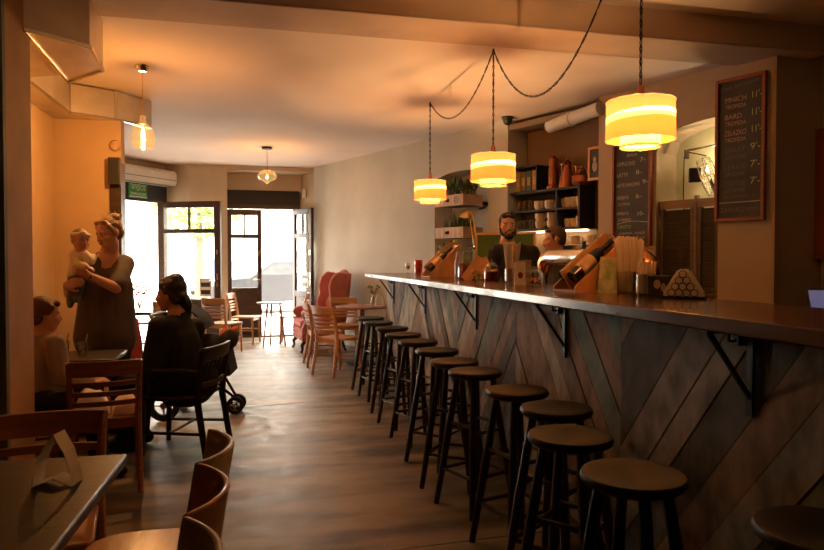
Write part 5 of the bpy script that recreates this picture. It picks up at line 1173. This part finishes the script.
hr.ell(Th2(0, -.032, .044), (.083, .090, .085), sh_F); hr.ell(Th2(0, -.060, -.01), (.074, .058, .075), sh_F); hr.cap(Th2(0, .030, .085), .040, Th2(0, -.05, .09), .06); hr.cap(Th2(.03, .04, .07), .03, Th2(.07, -.01, .0), .02); hr.cap(Th2(-.03, .04, .07), .03, Th2(-.07, -.01, .0), .02); hr.cap(Th2(0, -.085, -.04), .046, Th2(.0, -.105, -.09), .04); hr.cap(Th2(0, -.105, -.09), .040, Th2(0, -.105, -.15), .024); hr.cap(Th2(.062, .005, .02), .026, Th2(.055, -.05, -.05), .03); hr.cap(Th2(-.062, .005, .02), .026, Th2(-.055, -.05, -.05), .03)
sub(hr, 'hair', 'hairdark', .007, sw, s0, 3)

# --- person in grey jumper on the left, seated, facing right and away
g0 = Vector((-1.36, 4.42, 0)); gF = Vector((.97, .22, 0)); gR = Vector((.22, -.97, 0))
gp_ = Vector((-1.34, 4.42, .50)); gh = W(45, 315, 4.12); gn = W(41, 337, 4.12); gc = W(44, 362, 4.12)
g1, g2_ = W(55, 345, 3.98), gn + Vector((-.05, .16, -.05)); gHF = frame((.80, .55, -.12))
bd = MB(); head(bd, gh, gHF, .92); limb(bd, [gh + Vector((-.02, 0, -.05)), gn], [.045, .05]); limb(bd, [gn, gc, gp_], [.06, .11, .12])
ge1, gw1 = W(61, 378, 3.98), gp_ + gF * .36 + gR * .06 + Vector((0, 0, .10)); ge2, gw2 = g2_ + Vector((.05, 0, -.26)), gp_ + gF * .36 - gR * .06 + Vector((0, 0, .10))
limb(bd, [g1, ge1, gw1], [.045, .038, .026]); limb(bd, [g2_, ge2, gw2], [.045, .038, .026]); hand(bd, gw1, gF - gR * .3, (0, 0, -1), .85, .5, -1); hand(bd, gw2, gF + gR * .3, (0, 0, -1), .85, .5, 1)
for q in (-1, 1):
    k_ = gp_ + gF * .38 + gR * q * .10 - Vector((0, 0, .03)); a = Vector((k_.x, k_.y, .07)) + gF * .02; limb(bd, [gp_ + gR * q * .08, k_, a], [.07, .052, .036]); foot(bd, a, gF, 1, .036)
gy = blob(bd, 'person', 'skin', .0075, None, 4, g0); tag(gy, 'seated person in a grey jumper with short dark hair beside the pillar', 'person'); face(gh, gHF, gy, g0, .92)
jm_ = MB(); limb(jm_, [gn + Vector((0, 0, -.02)), gc, gp_], [.068, .135, .15]); jm_.cap(g1, .062, g2_, .062); limb(jm_, [g1, ge1, gw1.lerp(ge1, .1)], [.066, .056, .042]); limb(jm_, [g2_, ge2, gw2.lerp(ge2, .1)], [.066, .056, .042]); sub(jm_, 'jumper', 'greyknit', .010, gy, g0)
tr = MB()
for q in (-1, 1):
    k_ = gp_ + gF * .38 + gR * q * .10 - Vector((0, 0, .03)); a = Vector((k_.x, k_.y, .07)) + gF * .02; limb(tr, [gp_ + gR * q * .08, k_, a + Vector((0, 0, .04))], [.09, .072, .055]); foot(tr, a, gF, 1, .045)
sub(tr, 'trousers_and_shoes', 'blackcloth', .012, gy, g0)
hr = MB(); hr.ell(gh + gHF @ Vector((0, -.028, .040)), (.077, .083, .078), gHF); hr.ell(gh + gHF @ Vector((0, -.055, -.01)), (.068, .05, .06), gHF); hr.cap(gh + gHF @ Vector((.03, .05, .075)), .022, gh + gHF @ Vector((-.03, .05, .075)), .022); hr.cap(gh + gHF @ Vector((.06, .01, .05)), .022, gh + gHF @ Vector((.068, -.01, .0)), .014); sub(hr, 'hair', 'hairbrown', .007, gy, g0, 3)

# --- barmen
def barman(o0, hc, F, k, label, beard, tee, lean, printed, fl):
    F = Vector(F).normalized(); Rr = F.cross(Vector((0, 0, 1))); Hf = frame(fl)
    nk = hc + Vector((0, 0, -.155 * k)) - F * .03; sc = nk - Vector((0, 0, .085 * k)) - Rr * lean * .7; ch = nk - Vector((0, 0, .24)) - Rr * lean; wt_ = nk - Vector((0, 0, .46)) - Rr * lean * 1.2; pv = nk - Vector((0, 0, .60)) - Rr * lean * 1.2
    sR, sL = sc + Rr * .165 * k, sc - Rr * .165 * k
    bd = MB(); head(bd, hc, Hf, k); limb(bd, [hc - Vector((0, 0, .05)) - F * .015, nk], [.056, .064]); limb(bd, [nk, ch, wt_, pv], [.075, .13, .115, .13])
    bd.cap(sR, .06, sL, .06)
    arms = []
    for s, p in ((1, sR), (-1, sL)):
        e = p + Rr * s * .08 - Vector((0, 0, .27)) + F * .02; w = e - Rr * s * .05 - Vector((0, 0, .14)) + F * .20; limb(bd, [p, e, w], [.056, .045, .031]); hand(bd, w, F - Rr * s * .3 - Vector((0, 0, .2)), (0, 0, -1), 1., .5, s); arms.append((p, e))
    legs = []
    for s in (1, -1):
        h = pv + Rr * s * .09; a = Vector((h.x, h.y, .08)); kn = h.lerp(a, .5) + F * .02; limb(bd, [h, kn, a], [.09, .06, .04]); foot(bd, a, F); legs.append((h, kn, a))
    p = blob(bd, 'person', 'skin', .008, None, 4, o0); tag(p, label, 'person'); face(hc, Hf, p, o0, k)
    t = MB(); limb(t, [nk - Vector((0, 0, .05)), ch, wt_, pv], [.085, .15, .14, .15]); t.cap(sR, .064, sL, .066); t.cap(nk - Vector((0, 0, .03)), .06, sR, .062); t.cap(nk - Vector((0, 0, .03)), .06, sL, .062); t.cap(ch + Rr * .06, .13, ch - Rr * .06, .13)
    for a, e in arms: limb(t, [a, a.lerp(e, .70)], [.078, .068])
    tt_ = sub(t, 'tee_shirt', tee, .011, p, o0)
    if printed:
        pm_ = MB(); n = 8
        cpt = ch - Vector((0, 0, .02)) + F * .0
        for i in range(n):
            x0, x1 = -.12 + .24 * i / n, -.12 + .24 * (i + 1) / n; d = lambda x: F * (.152 - .45 * x * x)
            pm_.hexa([cpt + Rr * x0 + d(x0) + Vector((0, 0, -.13)), cpt + Rr * x1 + d(x1) + Vector((0, 0, -.13)), cpt + Rr * x1 + d(x1) + Vector((0, 0, .10)), cpt + Rr * x0 + d(x0) + Vector((0, 0, .10))], [cpt + Rr * x0 + d(x0) * .9 + Vector((0, 0, -.13)), cpt + Rr * x1 + d(x1) * .9 + Vector((0, 0, -.13)), cpt + Rr * x1 + d(x1) * .9 + Vector((0, 0, .10)), cpt + Rr * x0 + d(x0) * .9 + Vector((0, 0, .10))])
        for v in pm_.v: v -= o0
        pm_.build('shirt_print', 'print', tt_, fix=True)
    t = MB()
    for h, kn, a in legs: limb(t, [h, kn, a + Vector((0, 0, .03))], [.12, .085, .07]); foot(t, a, F, 1, .052)
    sub(t, 'trousers_and_shoes', 'blackcloth', .014, p, o0)
    h = MB(); T = lambda *q: hc + Hf @ (Vector(q) * k)
    h.ell(T(0, -.028, .045), (.081 * k, .089 * k, .082 * k), Hf); h.ell(T(0, -.055, -.005), (.072 * k, .052 * k, .06 * k), Hf); h.cap(T(-.045, .052, .082), .018, T(.045, .052, .082), .018)
    for s in (-1, 1): h.cap(T(s * .066, .02, .05), .016, T(s * .074, .008, -.01), .009)
    sub(h, 'hair', 'hairbrown' if not beard else 'hairdark', .008, p, o0, 3)
    if beard:
        MB().tube([T(x * .028, .0955 - .010 * abs(x) ** 2, -.056 + .007 * abs(x) ** 2) - o0 for x in (-1, -.6, -.2, .2, .6, 1)], [.001, .0025, .0035, .0035, .0025, .001], 8).build('teeth', 'eye', p)
        h = MB(); h.ell(T(0, .072, -.098), (.036, .026, .030), Hf)
        for s in (-1, 1): h.cap(T(s * .070, .012, -.02), .010, T(s * .060, .035, -.07), .018); h.cap(T(s * .060, .035, -.07), .018, T(s * .025, .072, -.098), .020); h.cap(T(s * .004, .096, -.038), .0065, T(s * .034, .078, -.062), .008)
        sub(h, 'beard', 'hairdark', .006, p, o0, 2)
    return p
hb1 = W(507.5, 226, 6.35)
barman(Vector((hb1.x, hb1.y, 0)), hb1, (-.25, -.97, 0), 1.06, 'smiling bearded barman in a dark printed tee behind the bar', True, 'tee', .09, True, (-.20, -.97, -.02))
hb2 = W(554, 240, 5.75)
barman(Vector((hb2.x, hb2.y, 0)), hb2, (-.96, .25, 0), .98, 'barman with short brown hair, seen from the side behind the beer tower', False, 'tee', 0, False, (-.95, .25, -.1))
